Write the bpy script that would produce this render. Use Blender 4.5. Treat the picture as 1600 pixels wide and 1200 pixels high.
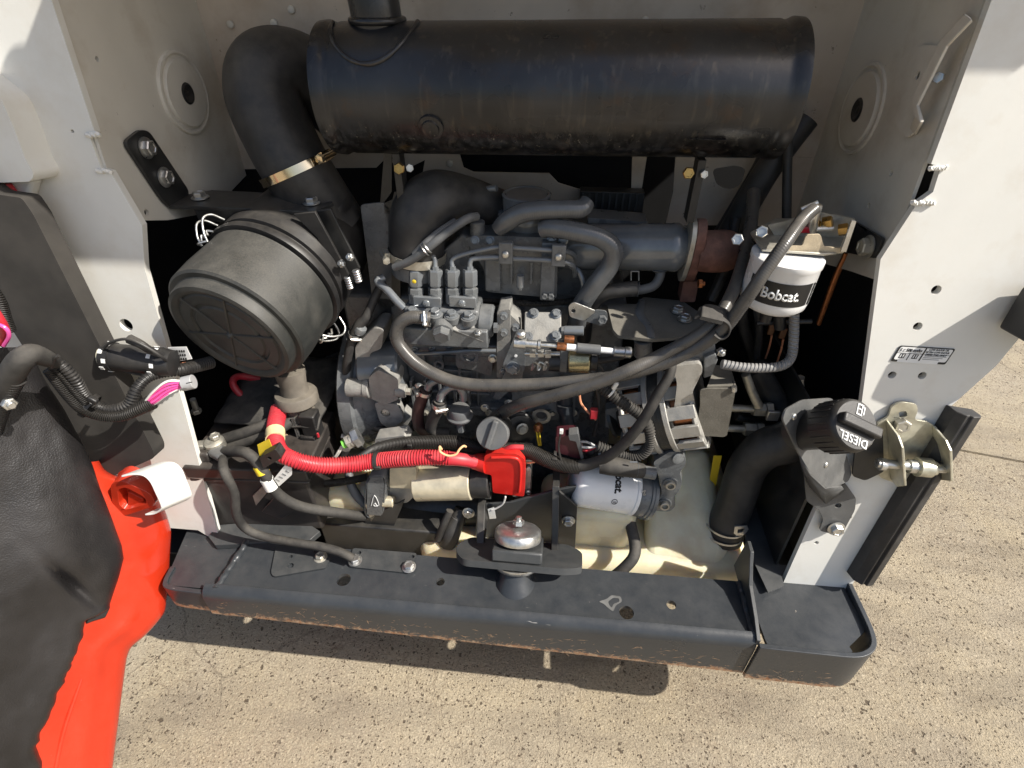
import bpy, bmesh, math, random
from mathutils import Vector, Matrix, Quaternion, noise
from mathutils.geometry import tessellate_polygon
random.seed(7)
for o in list(bpy.data.objects): bpy.data.objects.remove(o)
scene = bpy.context.scene
COL = scene.collection
R = math.radians
V = Vector

# ---------------------------------------------------------------- camera, sky, sun, exposure
CAM = V((0.07, -0.53, 1.28)); PITCH = R(37.4); YAW = R(5.4); FPX = 850.0
cd = bpy.data.cameras.new('camera'); cam = bpy.data.objects.new('camera', cd); COL.objects.link(cam)
cam.location = CAM; cam.rotation_euler = (R(90) - PITCH, 0, YAW)
cd.sensor_fit = 'HORIZONTAL'; cd.sensor_width = 36.0; cd.lens = 36.0 * FPX / 1600.0
cd.clip_start = 0.02; cd.clip_end = 500
scene.camera = cam
scene.render.resolution_x = 1024; scene.render.resolution_y = 768
SUN = V((0.66, -0.20, 0.71)).normalized()          # direction towards the sun
w = bpy.data.worlds.new('World'); scene.world = w; w.use_nodes = True
nt = w.node_tree; bg = nt.nodes['Background']
sky = nt.nodes.new('ShaderNodeTexSky'); sky.sky_type = 'NISHITA'; sky.sun_disc = False
sky.sun_elevation = math.asin(SUN.z); sky.sun_rotation = math.atan2(SUN.x, SUN.y)
sky.dust_density = 2.5; sky.air_density = 1.0
nt.links.new(sky.outputs[0], bg.inputs[0]); bg.inputs[1].default_value = 0.10
sl = bpy.data.lights.new('sun', 'SUN'); so = bpy.data.objects.new('sun', sl); COL.objects.link(so)
sl.energy = 5.0; sl.angle = R(0.53); sl.color = (1.0, 0.95, 0.87)
so.rotation_euler = (-SUN).to_track_quat('-Z', 'Y').to_euler(); so.location = SUN * 5
scene.view_settings.view_transform = 'Standard'; scene.view_settings.look = 'None'
scene.view_settings.exposure = 0.52; scene.view_settings.gamma = 1.0
scene.view_settings.use_curve_mapping = False
cy = scene.cycles; cy.max_bounces = 7; cy.diffuse_bounces = 4; cy.glossy_bounces = 3; cy.transmission_bounces = 3; cy.caustics_reflective = False; cy.caustics_refractive = False

# ---------------------------------------------------------------- measuring: the photograph's lines of sight, used to find real positions
_fw = V((-math.sin(YAW) * math.cos(PITCH), math.cos(YAW) * math.cos(PITCH), -math.sin(PITCH)))
_rt = V((math.cos(YAW), math.sin(YAW), 0)); _up = _rt.cross(_fw)
EYE = CAM.copy()
def sight(x, y): return _fw + _rt * ((x - 800) / 850.0) + _up * ((600 - y) / 850.0)
def T(x, y, Y):
    d = sight(x, y); return EYE + d * ((Y - EYE.y) / d.y)
def TX(x, y, X):
    d = sight(x, y); return EYE + d * ((X - EYE.x) / d.x)
def TZ(x, y, Z):
    d = sight(x, y); return EYE + d * ((Z - EYE.z) / d.z)
def TP(x, y, p, n):
    d = sight(x, y); n = V(n); return EYE + d * ((V(p) - EYE).dot(n) / d.dot(n))
def mp(p): return (p - EYE).dot(_fw) / 850.0      # metres that one photograph pixel spans at p
UPN = V((0, -1, .151)).normalized(); UPP = V((0, .13, .33))
def TU(x, y): return TP(x, y, UPP, UPN)           # a point on the leaning faces of the two uprights

# ---------------------------------------------------------------- object bookkeeping
LINKS = []; THINGS = []
def thing(name, label, cat, group=None):
    o = bpy.data.objects.new(name, None); COL.objects.link(o)
    o.empty_display_size = .05
    o['label'] = label; o['category'] = cat
    if group: o['group'] = group
    THINGS.append(o); return o
def tag(o, label, cat, group=None, kind=None):
    if label: o['label'] = label
    if cat: o['category'] = cat
    if group: o['group'] = group
    if kind: o['kind'] = kind
    return o
def part(name, bm, mat, parent=None, smooth=35, bevel=0, seg=2, kind=None, label=None):
    bm.normal_update()
    me = bpy.data.meshes.new(name)
    cs = [v.co for v in bm.verts]
    lo = V((min(c.x for c in cs), min(c.y for c in cs), min(c.z for c in cs)))
    hi = V((max(c.x for c in cs), max(c.y for c in cs), max(c.z for c in cs)))
    c = V(((lo.x + hi.x) / 2, (lo.y + hi.y) / 2, lo.z))
    bmesh.ops.translate(bm, vec=-c, verts=bm.verts)
    bm.to_mesh(me); bm.free()
    o = bpy.data.objects.new(name, me); COL.objects.link(o); o.location = c
    me.materials.append(MAT[mat] if isinstance(mat, str) else mat)
    if smooth:
        for p in me.polygons: p.use_smooth = True
        me.set_sharp_from_angle(angle=R(smooth))
    if bevel:
        b = o.modifiers.new('bevel', 'BEVEL'); b.width = bevel; b.segments = seg
        b.limit_method = 'ANGLE'; b.angle_limit = R(40); b.harden_normals = False
    if parent: LINKS.append((o, parent))
    if kind: o['kind'] = kind
    if label: o['label'] = label
    return o
def finish():
    kids = {}
    for c, p in LINKS: kids.setdefault(p, []).append(c)
    for t in THINGS:
        ks = kids.get(t, [])
        if ks:
            t.location = (sum(k.location.x for k in ks) / len(ks), sum(k.location.y for k in ks) / len(ks), min(k.location.z for k in ks))
    world = {}
    for c, p in LINKS: world[c] = c.location.copy(); world[p] = p.location.copy()
    for c, p in LINKS:
        c.parent = p; c.location = world[c] - world[p]

# ---------------------------------------------------------------- mesh makers (all in world metres)
def NB(): return bmesh.new()
def frame(axis, ref=None):
    a = V(axis).normalized()
    r = V(ref) if ref is not None else (V((0, 0, 1)) if abs(a.z) < .9 else V((1, 0, 0)))
    u = (r - a * r.dot(a)).normalized(); v = a.cross(u)
    return a, u, v
def spline(pts, n=8):
    P = [pts[0] * 2 - pts[1]] + list(pts) + [pts[-1] * 2 - pts[-2]]
    out = []
    for i in range(1, len(P) - 2):
        for k in range(n):
            t = k / n; a, b, c, d = P[i - 1], P[i], P[i + 1], P[i + 2]
            out.append(.5 * ((2 * b) + (c - a) * t + (2 * a - 5 * b + 4 * c - d) * t * t + (3 * b - a - 3 * c + d) * t ** 3))
    out.append(P[-2]); return out
def tube(pts, r, n=12, res=8, caps=True, corr=None, bm=None, straight=False, flat=None):
    bm = bm or NB()
    rl = list(r) if isinstance(r, (list, tuple)) else [r] * len(pts)
    if straight: P = [p.copy() for p in pts]; RR = rl
    else:
        P = spline(pts, res); q = spline([V((x, 0, 0)) for x in rl], res); RR = [x.x for x in q]
    if corr:
        pitch, dep = corr; step = pitch / 4
        L = [0]
        for i in range(1, len(P)): L.append(L[-1] + (P[i] - P[i - 1]).length)
        N = max(4, int(L[-1] / step)); Q = []; QR = []; j = 0
        for k in range(N + 1):
            s = L[-1] * k / N
            while j < len(L) - 2 and L[j + 1] < s: j += 1
            t = (s - L[j]) / max(1e-9, L[j + 1] - L[j])
            Q.append(P[j].lerp(P[j + 1], t)); QR.append((RR[j] * (1 - t) + RR[j + 1] * t) * (1 if k % 4 < 2 else 1 - dep))
        P, RR = Q, QR
    uv = bm.loops.layers.uv.verify()
    rings = []; tprev = None; u = None; length = 0; lens = []
    for i, p in enumerate(P):
        a = P[max(0, i - 1)]; b = P[min(len(P) - 1, i + 1)]
        t = (b - a).normalized()
        if u is None: _, u, _ = frame(t)
        else:
            u = tprev.rotation_difference(t) @ u; u = (u - t * u.dot(t)).normalized()
        tprev = t; v = t.cross(u)
        if i: length += (p - P[i - 1]).length
        lens.append(length)
        fl = flat or (1, 1)
        rings.append([bm.verts.new(p + (u * math.cos(2 * math.pi * k / n) * fl[0] + v * math.sin(2 * math.pi * k / n) * fl[1]) * RR[i]) for k in range(n)])
    for i in range(len(rings) - 1):
        for k in range(n):
            f = bm.faces.new((rings[i][k], rings[i][(k + 1) % n], rings[i + 1][(k + 1) % n], rings[i + 1][k]))
            for l, (uu, vv) in zip(f.loops, ((k / n, lens[i]), ((k + 1) / n, lens[i]), ((k + 1) / n, lens[i + 1]), (k / n, lens[i + 1]))):
                l[uv].uv = (uu, vv)
    if caps:
        bm.faces.new(rings[0][::-1]); bm.faces.new(rings[-1])
    return bm
def hose(pts, r, **k):
    """pts (x, y, Y) sight points, r in photograph pixels"""
    P = [T(*p) for p in pts]
    rl = r if isinstance(r, (list, tuple)) else [r] * len(P)
    return tube(P, [a * mp(p) for a, p in zip(rl, P)], **k)
def lathe(prof, o, axis, n=32, ref=None, bm=None, caps=True):
    bm = bm or NB(); a, u, v = frame(axis, ref); o = V(o); rings = []
    uv = bm.loops.layers.uv.verify()
    for z, r in prof:
        rings.append([bm.verts.new(o + a * z + (u * math.cos(2 * math.pi * k / n) + v * math.sin(2 * math.pi * k / n)) * max(r, 1e-5)) for k in range(n)])
    for i in range(len(rings) - 1):
        for k in range(n):
            f = bm.faces.new((rings[i][k], rings[i][(k + 1) % n], rings[i + 1][(k + 1) % n], rings[i + 1][k]))
            for l, (uu, vv) in zip(f.loops, ((k / n, prof[i][0]), ((k + 1) / n, prof[i][0]), ((k + 1) / n, prof[i + 1][0]), (k / n, prof[i + 1][0]))):
                l[uv].uv = (uu, vv)
    if caps:
        bm.faces.new(rings[0][::-1]); bm.faces.new(rings[-1])
    bmesh.ops.recalc_face_normals(bm, faces=bm.faces)
    return bm
def cyl(a, b, r, n=24, bm=None, r2=None, ch=0):
    a = V(a); b = V(b); L = (b - a).length; r2 = r2 or r
    pr = [(0, r - ch), (ch, r), (L - ch, r2), (L, r2 - ch)] if ch else [(0, r), (L, r2)]
    return lathe(pr, a, b - a, n, bm=bm)
def box(c, s, rot=None, bm=None):
    bm = bm or NB(); m = Matrix.Translation(V(c)) @ ((rot.to_4x4() if rot is not None else Matrix())) @ Matrix.Diagonal((s[0], s[1], s[2], 1))
    bmesh.ops.create_cube(bm, size=1, matrix=m); return bm
def rz(a): return Matrix.Rotation(R(a), 3, 'Z')
def rx(a): return Matrix.Rotation(R(a), 3, 'X')
def ry(a): return Matrix.Rotation(R(a), 3, 'Y')
def pbox(x0, y0, x1, y1, Y, dep, bm=None):
    """upright block whose front face (at depth Y) shows between two sight corners"""
    a = T(x0, y0, Y); b = T(x1, y1, Y); a2 = T(x0, y1, Y); b2 = T(x1, y0, Y)
    X0 = (a.x + a2.x) / 2; X1 = (b.x + b2.x) / 2; Z1 = (a.z + b2.z) / 2; Z0 = (b.z + a2.z) / 2
    return box(((X0 + X1) / 2, Y + dep / 2, (Z0 + Z1) / 2), (X1 - X0, dep, Z1 - Z0), bm=bm)
def plate(poly, vec, holes=(), bm=None, n=20):
    """flat plate: outline poly, thickness vector vec, round or outlined holes that go right through"""
    bm = bm or NB(); vec = V(vec); nrm = vec.normalized()
    loops = [[V(p) for p in poly]]
    for h in holes:
        if isinstance(h, tuple):
            c, r = h; _, u, v = frame(nrm)
            c = V(c); c = c - nrm * (c - loops[0][0]).dot(nrm)
            loops.append([c + (u * math.cos(2 * math.pi * k / n) + v * math.sin(2 * math.pi * k / n)) * r for k in range(n)])
        else: loops.append([V(p) for p in h])
    flat = [p for l in loops for p in l]
    tris = tessellate_polygon(loops)
    A = [bm.verts.new(p) for p in flat]; B = [bm.verts.new(p + vec) for p in flat]
    for t in tris:
        if len(set(t)) < 3: continue
        try:
            bm.faces.new([A[i] for i in t]); bm.faces.new([B[i] for i in t][::-1])
        except ValueError: pass
    s = 0
    for l in loops:
        for k in range(len(l)):
            i = s + k; j = s + (k + 1) % len(l)
            try: bm.faces.new((A[i], A[j], B[j], B[i]))
            except ValueError: pass
        s += len(l)
    bmesh.ops.recalc_face_normals(bm, faces=bm.faces)
    return bm
def rounded(poly, r, n=5):
    """fillet the corners of a polygon of points"""
    out = []; N = len(poly)
    for i in range(N):
        a, b, c = V(poly[i - 1]), V(poly[i]), V(poly[(i + 1) % N])
        d1 = (a - b); d2 = (c - b); rr = min(r, d1.length * .45, d2.length * .45)
        p1 = b + d1.normalized() * rr; p2 = b + d2.normalized() * rr
        for k in range(n + 1):
            t = k / n; out.append(p1 * (1 - t) ** 2 + b * 2 * t * (1 - t) + p2 * t * t)
    return out
def bend(path, width, th, bm=None):
    """a strip of sheet: path of points, swept by the width vector, with thickness th"""
    bm = bm or NB(); width = V(width); n = len(path); wn = width.normalized()
    top = []; bot = []
    for i in range(n):
        a = path[max(0, i - 1)]; b = path[min(n - 1, i + 1)]; t = (b - a).normalized(); nn = wn.cross(t).normalized() * th
        top.append((bm.verts.new(path[i]), bm.verts.new(path[i] + width)))
        bot.append((bm.verts.new(path[i] - nn), bm.verts.new(path[i] + width - nn)))
    for i in range(n - 1):
        bm.faces.new((top[i][0], top[i + 1][0], top[i + 1][1], top[i][1]))
        bm.faces.new((bot[i][1], bot[i + 1][1], bot[i + 1][0], bot[i][0]))
        bm.faces.new((top[i][0], bot[i][0], bot[i + 1][0], top[i + 1][0]))
        bm.faces.new((top[i + 1][1], bot[i + 1][1], bot[i][1], top[i][1]))
    bm.faces.new((top[0][1], bot[0][1], bot[0][0], top[0][0])); bm.faces.new((top[-1][0], bot[-1][0], bot[-1][1], top[-1][1]))
    bmesh.ops.recalc_face_normals(bm, faces=bm.faces)
    return bm
# bolts share their mesh data
BM_CACHE = {}
def bolt(pos, nrm, s, parent, mat='zinc', kind='flange', name='bolt', spin=0.):
    """s = half the distance across the flats, in metres"""
    key = (kind, mat)
    if key not in BM_CACHE:
        bm = NB(); hx = 1.1547
        if kind in ('flange', 'washer'):
            R0 = 1.55 if kind == 'flange' else 1.8
            lathe([(0, R0), (.16, R0), (.26, R0 - .3)], (0, 0, 0), (0, 0, 1), 20, bm=bm)
        if kind == 'socket':
            lathe([(-.1, 1.0), (.9, 1.0), (1.0, .92), (1.0, .62)], (0, 0, 0), (0, 0, 1), 20, bm=bm, caps=False)
            lathe([(1.0, .62), (.35, .6), (.35, .01)], (0, 0, 0), (0, 0, 1), 6, bm=bm, caps=False)
        elif kind == 'pan':
            lathe([(-.1, 1.1), (.25, 1.1), (.55, .85), (.7, .4), (.72, .05)], (0, 0, 0), (0, 0, 1), 20, bm=bm)
            for a in (0, 90): box((0, 0, .72), (1.0, .2, .06), rz(a), bm=bm)
        else:
            z = .15
            lathe([(z, hx), (z + .8, hx), (z + .95, 1.0), (z + .95, .72), (z + .85, .66)], (0, 0, 0), (0, 0, 1), 6, bm=bm)
            if kind == 'nut': lathe([(z, .62), (z + 1.5, .62), (z + 1.6, .52)], (0, 0, 0), (0, 0, 1), 14, bm=bm)
        me = bpy.data.meshes.new('bolt'); bm.to_mesh(me); bm.free(); me.materials.append(MAT[mat])
        for p in me.polygons: p.use_smooth = True
        me.set_sharp_from_angle(angle=R(28)); BM_CACHE[key] = me
    o = bpy.data.objects.new(name, BM_CACHE[key]); COL.objects.link(o)
    o.location = V(pos); o.scale = (s, s, s)
    q = V((0, 0, 1)).rotation_difference(V(nrm).normalized()) @ Quaternion((0, 0, 1), spin or random.random() * 1.04)
    o.rotation_mode = 'QUATERNION'; o.rotation_quaternion = q
    if parent: LINKS.append((o, parent))
    return o
def band(pos, axis, r, wd, parent, mat='zinc', screw=None, name='clamp', th=.0012, sc=1.0):
    """worm-drive hose clamp: a band round the hose, a screw housing and its screw"""
    a, u, v = frame(axis); pos = V(pos)
    bm = lathe([(-wd / 2, r), (-wd / 2, r + th), (wd / 2, r + th), (wd / 2, r)], pos, a, 32, caps=False)
    if screw is not None:
        s = V(screw); s = (s - a * s.dot(a)).normalized(); t = a.cross(s)
        M3 = Matrix((t, a, s)).transposed()
        box(pos + s * (r + .004 * sc), (.016 * sc, wd * 1.15, .007 * sc), M3, bm=bm)
        c = pos + s * (r + .007 * sc)
        cyl(c - t * .013 * sc, c + t * .012 * sc, .0036 * sc, 12, bm=bm)
        lathe([(0, .0052 * sc), (.005 * sc, .0052 * sc), (.0055 * sc, .003 * sc)], c + t * .012 * sc, t, 6, bm=bm)
    return part(name, bm, mat, parent, smooth=30)
def text(body, o, xd, yd, h, mat, parent, name='lettering', bold=0., sx=1., wrap=None, ext=.0003, align='CENTER'):
    cu = bpy.data.curves.new('t', 'FONT'); cu.body = body; cu.size = 1; cu.align_x = align; cu.align_y = 'CENTER'
    cu.offset = bold; cu.resolution_u = 3
    to = bpy.data.objects.new('t', cu); COL.objects.link(to)
    me = bpy.data.meshes.new_from_object(to); bpy.data.objects.remove(to)
    bm = NB(); bm.from_mesh(me); bpy.data.meshes.remove(me)
    o = V(o); xd = V(xd).normalized(); yd = V(yd).normalized(); nd = xd.cross(yd)
    ext_ = bmesh.ops.extrude_face_region(bm, geom=list(bm.faces))
    up = [g for g in ext_['geom'] if isinstance(g, bmesh.types.BMVert)]
    for v in up: v.co.z += 1
    for v in bm.verts:
        x, y, z = v.co.x * h * sx, v.co.y * h, v.co.z * ext
        if wrap:
            c, axis, rad, n0 = wrap      # wrap round a cylinder: centre, axis, radius, facing
            an = x / rad; n0 = V(n0).normalized(); tt = V(axis).normalized().cross(n0)
            v.co = V(c) + V(axis).normalized() * y + (n0 * math.cos(an) + tt * math.sin(an)) * (rad + z)
        else: v.co = o + xd * x + yd * y + nd * z
    bmesh.ops.recalc_face_normals(bm, faces=bm.faces)
    return part(name, bm, mat, parent, smooth=0)
# ---------------------------------------------------------------- materials
MAT = {}
def _n(t, typ, **kw):
    n = t.nodes.new(typ)
    for k, v in kw.items(): setattr(n, k, v)
    return n
def _noise(t, pos, scale, detail=4, rough=.6):
    n = _n(t, 'ShaderNodeTexNoise'); n.inputs['Scale'].default_value = scale; n.inputs['Detail'].default_value = detail
    n.inputs['Roughness'].default_value = rough; t.links.new(pos, n.inputs['Vector']); return n.outputs['Fac']
def _ramp(t, fac, a, b):
    m = _n(t, 'ShaderNodeMapRange'); m.inputs['From Min'].default_value = a; m.inputs['From Max'].default_value = b
    t.links.new(fac, m.inputs['Value']); return m.outputs['Result']
def _mul(t, a, b, op='MULTIPLY'):
    m = _n(t, 'ShaderNodeMath', operation=op)
    for i, x in enumerate((a, b)):
        if isinstance(x, (int, float)): m.inputs[i].default_value = x
        else: t.links.new(x, m.inputs[i])
    return m.outputs[0]
def _mix(t, f, a, b):
    m = _n(t, 'ShaderNodeMix', data_type='RGBA')
    if isinstance(f, (int, float)): m.inputs[0].default_value = f
    else: t.links.new(f, m.inputs[0])
    for i, x in ((6, a), (7, b)):
        if isinstance(x, tuple): m.inputs[i].default_value = (*x[:3], 1)
        else: t.links.new(x, m.inputs[i])
    return m.outputs[2]
def mat(name, col, rough=.5, metal=0., var=.2, scale=25, bump=.0, bscale=300, dust=0., dustcol=(.33, .29, .23), spec=.5,
        spots=None, spotcol=(.12, .09, .06), rvar=.15, coat=0., stain=None, zrust=None, streak=None, sss=0., scr=0., fine=0., spots_th=.66, dscale=38):
    m = bpy.data.materials.new(name); m.use_nodes = True; t = m.node_tree
    bs = t.nodes['Principled BSDF']; g = _n(t, 'ShaderNodeNewGeometry'); pos = g.outputs['Position']
    nz = _noise(t, pos, scale, 3)
    c = _mix(t, _ramp(t, nz, .3, .7), tuple(x * (1 - var) for x in col), tuple(min(1, x * (1 + var)) for x in col))
    if stain:   # broad discolouration
        sc, sn = stain; c = _mix(t, _mul(t, _ramp(t, _noise(t, pos, 9, 5, .65), .48, .72), .7), c, sc)
        if sn: pass
    if streak:  # vertical run marks
        mp_ = _n(t, 'ShaderNodeMapping'); mp_.inputs['Scale'].default_value = (90, 90, 5); t.links.new(pos, mp_.inputs['Vector'])
        c = _mix(t, _mul(t, _ramp(t, _noise(t, mp_.outputs[0], 1, 3), .55, .75), streak[1]), c, streak[0])
    if fine:    # fine speckle
        c = _mix(t, _mul(t, _ramp(t, _noise(t, pos, 700, 2), .55, .7), fine), c, tuple(min(1, x * 2 + .05) for x in col))
    if spots:
        c = _mix(t, _mul(t, _ramp(t, _noise(t, pos, spots, 5, .7), spots_th, spots_th + .05), .85), c, spotcol)
    if scr:     # scratches
        mp_ = _n(t, 'ShaderNodeMapping'); mp_.inputs['Scale'].default_value = (14, 160, 60); mp_.inputs['Rotation'].default_value = (.3, .5, .6); t.links.new(pos, mp_.inputs['Vector'])
        c = _mix(t, _mul(t, _ramp(t, _noise(t, mp_.outputs[0], 1, 3, .7), .72, .76), scr), c, (.42, .40, .37))
    ro = _mul(t, _mul(t, _ramp(t, nz, .2, .8), rvar * 2), rough - rvar, 'ADD')
    if zrust:   # rubbed and rusty below a height
        sp = _n(t, 'ShaderNodeSeparateXYZ'); t.links.new(pos, sp.inputs[0])
        zz = _mul(t, _mul(t, sp.outputs['Z'], _mul(t, sp.outputs['X'], .037), 'ADD'), _mul(t, _mul(t, _noise(t, pos, 60, 6, .75), .5, 'SUBTRACT'), zrust[1]), 'ADD')
        fz = _ramp(t, zz, zrust[0] + .004, zrust[0] - .004)
        rc = _mix(t, _ramp(t, _noise(t, pos, 150, 4), .4, .6), (.32, .13, .05), (.42, .30, .2))
        c = _mix(t, _mul(t, fz, .9), c, rc)
    if dust:
        sp = _n(t, 'ShaderNodeSeparateXYZ'); t.links.new(g.outputs['Normal'], sp.inputs[0])
        fu = _mul(t, _ramp(t, sp.outputs['Z'], -.1, .95), _ramp(t, _noise(t, pos, dscale, 4, .7), .25, .75))
        fu = _mul(t, _mul(t, fu, .85, 'MULTIPLY'), _mul(t, _ramp(t, nz, .45, .75), .25), 'ADD')
        fd = _mul(t, fu, dust); c = _mix(t, fd, c, dustcol)
        ro = _mul(t, ro, _mul(t, fd, .5), 'ADD')
    t.links.new(c, bs.inputs['Base Color']); t.links.new(ro, bs.inputs['Roughness'])
    bs.inputs['Metallic'].default_value = metal; bs.inputs['Specular IOR Level'].default_value = spec
    if coat: bs.inputs['Coat Weight'].default_value = coat; bs.inputs['Coat Roughness'].default_value = .12
    if sss:
        bs.inputs['Subsurface Weight'].default_value = sss; bs.inputs['Subsurface Radius'].default_value = (.05, .035, .015); bs.inputs['Subsurface Scale'].default_value = .5
    if bump:
        b = _n(t, 'ShaderNodeBump'); b.inputs['Strength'].default_value = bump; b.inputs['Distance'].default_value = .002
        t.links.new(_noise(t, pos, bscale, 3, .65), b.inputs['Height']); t.links.new(b.outputs[0], bs.inputs['Normal'])
    MAT[name] = m; return m
mat('white_paint', (.73, .725, .68), .40, var=.05, scale=6, stain=((.62, .58, .50), 0), scr=.22, dust=.35, dustcol=(.55, .47, .36), bump=.05, bscale=120, rvar=.08, spots=110, spots_th=.76, spotcol=(.2, .16, .12))
mat('wall_paint', (.61, .585, .52), .5, var=.09, scale=5, dust=.25, dustcol=(.45, .36, .26), bump=.06, bscale=120, stain=((.44, .385, .31), 0), spots=60, spots_th=.70, spotcol=(.10, .07, .05))
mat('rear_bounce_paint', (.50, .43, .35), .55, var=.12, scale=7, bump=.06, bscale=100, stain=((.36, .27, .19), 0), spots=42, spots_th=.66, spotcol=(.07, .045, .03))  # tan carries warm bounced light over white paint; specks are rust
mat('frame_paint', (.036, .040, .043), .42, var=.12, scale=7, dust=.30, dustcol=(.17, .16, .145), bump=.10, bscale=160, spots=120, spots_th=.745, spotcol=(.35, .3, .24), rvar=.12, scr=.35)
mat('bumper_paint', (.031, .035, .040), .33, var=.10, scale=5, dust=.24, dustcol=(.125, .122, .115), bump=.10, bscale=160, zrust=(.250, .070), rvar=.12, spots=80, spots_th=.70, spotcol=(.36, .32, .27), scr=.8)
mat('black_paint', (.018, .019, .020), .38, var=.3, dust=.16, bump=.05, rvar=.1)
mat('shade_black', (.006, .006, .007), .8, var=.4, scale=9)  # near-black colour standing in for the unlit depth of the bay
mat('muffler_steel', (.046, .047, .050), .30, metal=.55, var=.35, scale=7, rvar=.10, bump=.10, bscale=130, streak=((.13, .12, .105), .30), stain=((.055, .047, .040), 0), spots=95, spots_th=.735, spotcol=(.48, .46, .42))
mat('rubber', (.026, .026, .027), .46, var=.25, dust=.24, bump=.12, bscale=420, spec=.4)
mat('rubber_dusty', (.030, .029, .028), .65, var=.25, dust=.5, dustcol=(.20, .18, .15), bump=.2, bscale=380, spec=.35)
mat('black_plastic', (.014, .014, .015), .42, var=.2, dust=.14, bump=.10, bscale=500, rvar=.1)
mat('cleaner_plastic', (.024, .026, .025), .48, var=.2, dust=.42, dscale=420, dustcol=(.20, .178, .145), bump=.12, bscale=650, fine=.15, rvar=.08)
mat('engine_paint', (.125, .133, .138), .28, metal=.0, var=.22, scale=40, dust=.3, dustcol=(.30, .275, .235), bump=.22, bscale=300, rvar=.12, spots=55, spots_th=.67, spotcol=(.03, .028, .025), stain=((.10, .10, .10), 0))
mat('cast_grey', (.26, .255, .24), .5, metal=.15, var=.2, scale=50, dust=.45, dustcol=(.36, .33, .27), bump=.35, bscale=360, spots=60, spots_th=.68, spotcol=(.05, .045, .04))
mat('engine_gloss', (.175, .187, .197), .16, metal=.2, var=.15, dust=.15, bump=.05, rvar=.08, coat=.3)
mat('zinc', (.60, .60, .58), .34, metal=.9, var=.15, scale=90, dust=.12, bump=.1, rvar=.12)
mat('zinc_dull', (.50, .48, .42), .45, metal=.75, var=.2, scale=60, dust=.4, dustcol=(.42, .37, .28), bump=.15, spots=90, spots_th=.7, spotcol=(.2, .15, .09))
mat('yellow_zinc', (.58, .56, .45), .38, metal=.6, var=.3, scale=35, dust=.15, bump=.08)
mat('solenoid_zinc', (.68, .61, .45), .36, metal=.45, var=.2, scale=30, dust=.3, dustcol=(.5, .42, .28), bump=.12, spots=120, spots_th=.7, spotcol=(.25, .19, .1))
mat('brass', (.52, .34, .12), .3, metal=.95, var=.2, scale=60)
mat('copper', (.45, .18, .08), .35, metal=.9, var=.25, scale=90, bump=.2)
mat('gold_band', (.72, .60, .42), .14, metal=1., var=.06, rvar=.04)
mat('cast_alu', (.46, .45, .42), .5, metal=.55, var=.15, scale=60, dust=.45, dustcol=(.42, .38, .30), bump=.3, bscale=420)
mat('rusty_iron', (.17, .075, .055), .75, var=.35, scale=60, bump=.5, bscale=240, stain=((.09, .05, .045), 0), dust=.2)
mat('red_plastic', (.50, .020, .036), .36, var=.15, dust=.28, dustcol=(.36, .24, .19), rvar=.06)
mat('red_rubber', (.60, .014, .010), .38, var=.12, dust=.14, dustcol=(.45, .22, .16), rvar=.06)
mat('red_paint', (.45, .026, .007), .20, var=.12, scale=5, spots=80, spots_th=.74, spotcol=(.20, .03, .015), scr=.10, dust=.10, rvar=.06, coat=.3, bump=.03, bscale=60)
mat('battery_case', (.028, .025, .024), .4, var=.3, scale=20, dust=.4, dustcol=(.15, .125, .10), bump=.1, rvar=.12, scr=.3)
mat('tank_plastic', (.76, .70, .50), .36, var=.16, scale=7, dust=.12, dustcol=(.5, .4, .25), bump=.08, bscale=60, sss=.5, stain=((.56, .42, .22), 0))
mat('white_can', (.78, .78, .77), .28, var=.03, dust=.12, dustcol=(.6, .52, .42), rvar=.05)
mat('white_plastic', (.80, .80, .76), .4, var=.04, dust=.1)
mat('white_print', (.8, .8, .78), .5, var=.03)
mat('black_print', (.012, .012, .012), .5, var=.1)
mat('frame_scuff', (.13, .13, .125), .5, var=.3)
mat('valve_rubber', (.13, .115, .095), .7, var=.3, scale=20, dust=.5, dustcol=(.30, .26, .20), bump=.2, bscale=200)
mat('bare_scratch', (.44, .30, .19), .6, var=.4, scale=90)
mat('grey_tape', (.34, .34, .34), .5, var=.1)
mat('yellow_tape', (.80, .58, .03), .45, var=.08, dust=.1)
mat('tan_dust', (.50, .41, .28), .75, var=.15, scale=60, bump=.15, fine=.2)
mat('foam_board', (.030, .028, .026), .7, var=.2, scale=10, dust=.15, bump=.25, bscale=70, spec=.3)
mat('grey_plastic', (.10, .105, .11), .45, var=.12, dust=.25, bump=.1)
mat('pink_wire', (.85, .10, .38), .4, var=.1)
mat('orange_wire', (.72, .30, .16), .4, var=.1)
mat('white_wire', (.78, .75, .70), .4, var=.05)
mat('green_seal', (.22, .65, .10), .4, var=.1)
mat('skin_cover', (.03, .03, .03), .5)
def leather():
    m = mat('liner', (.016, .015, .0155), .40, var=.3, scale=9, dust=.12, dustcol=(.10, .09, .085), rvar=.12); t = m.node_tree; bs = t.nodes['Principled BSDF']
    g = _n(t, 'ShaderNodeNewGeometry'); v = _n(t, 'ShaderNodeTexVoronoi'); v.inputs['Scale'].default_value = 420
    t.links.new(g.outputs['Position'], v.inputs['Vector'])
    h = _mul(t, v.outputs['Distance'], _mul(t, _noise(t, g.outputs['Position'], 150, 3), .8), 'ADD')
    b = _n(t, 'ShaderNodeBump'); b.inputs['Strength'].default_value = .3; b.inputs['Distance'].default_value = .0012
    t.links.new(h, b.inputs['Height']); t.links.new(b.outputs[0], bs.inputs['Normal'])
leather()
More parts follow.
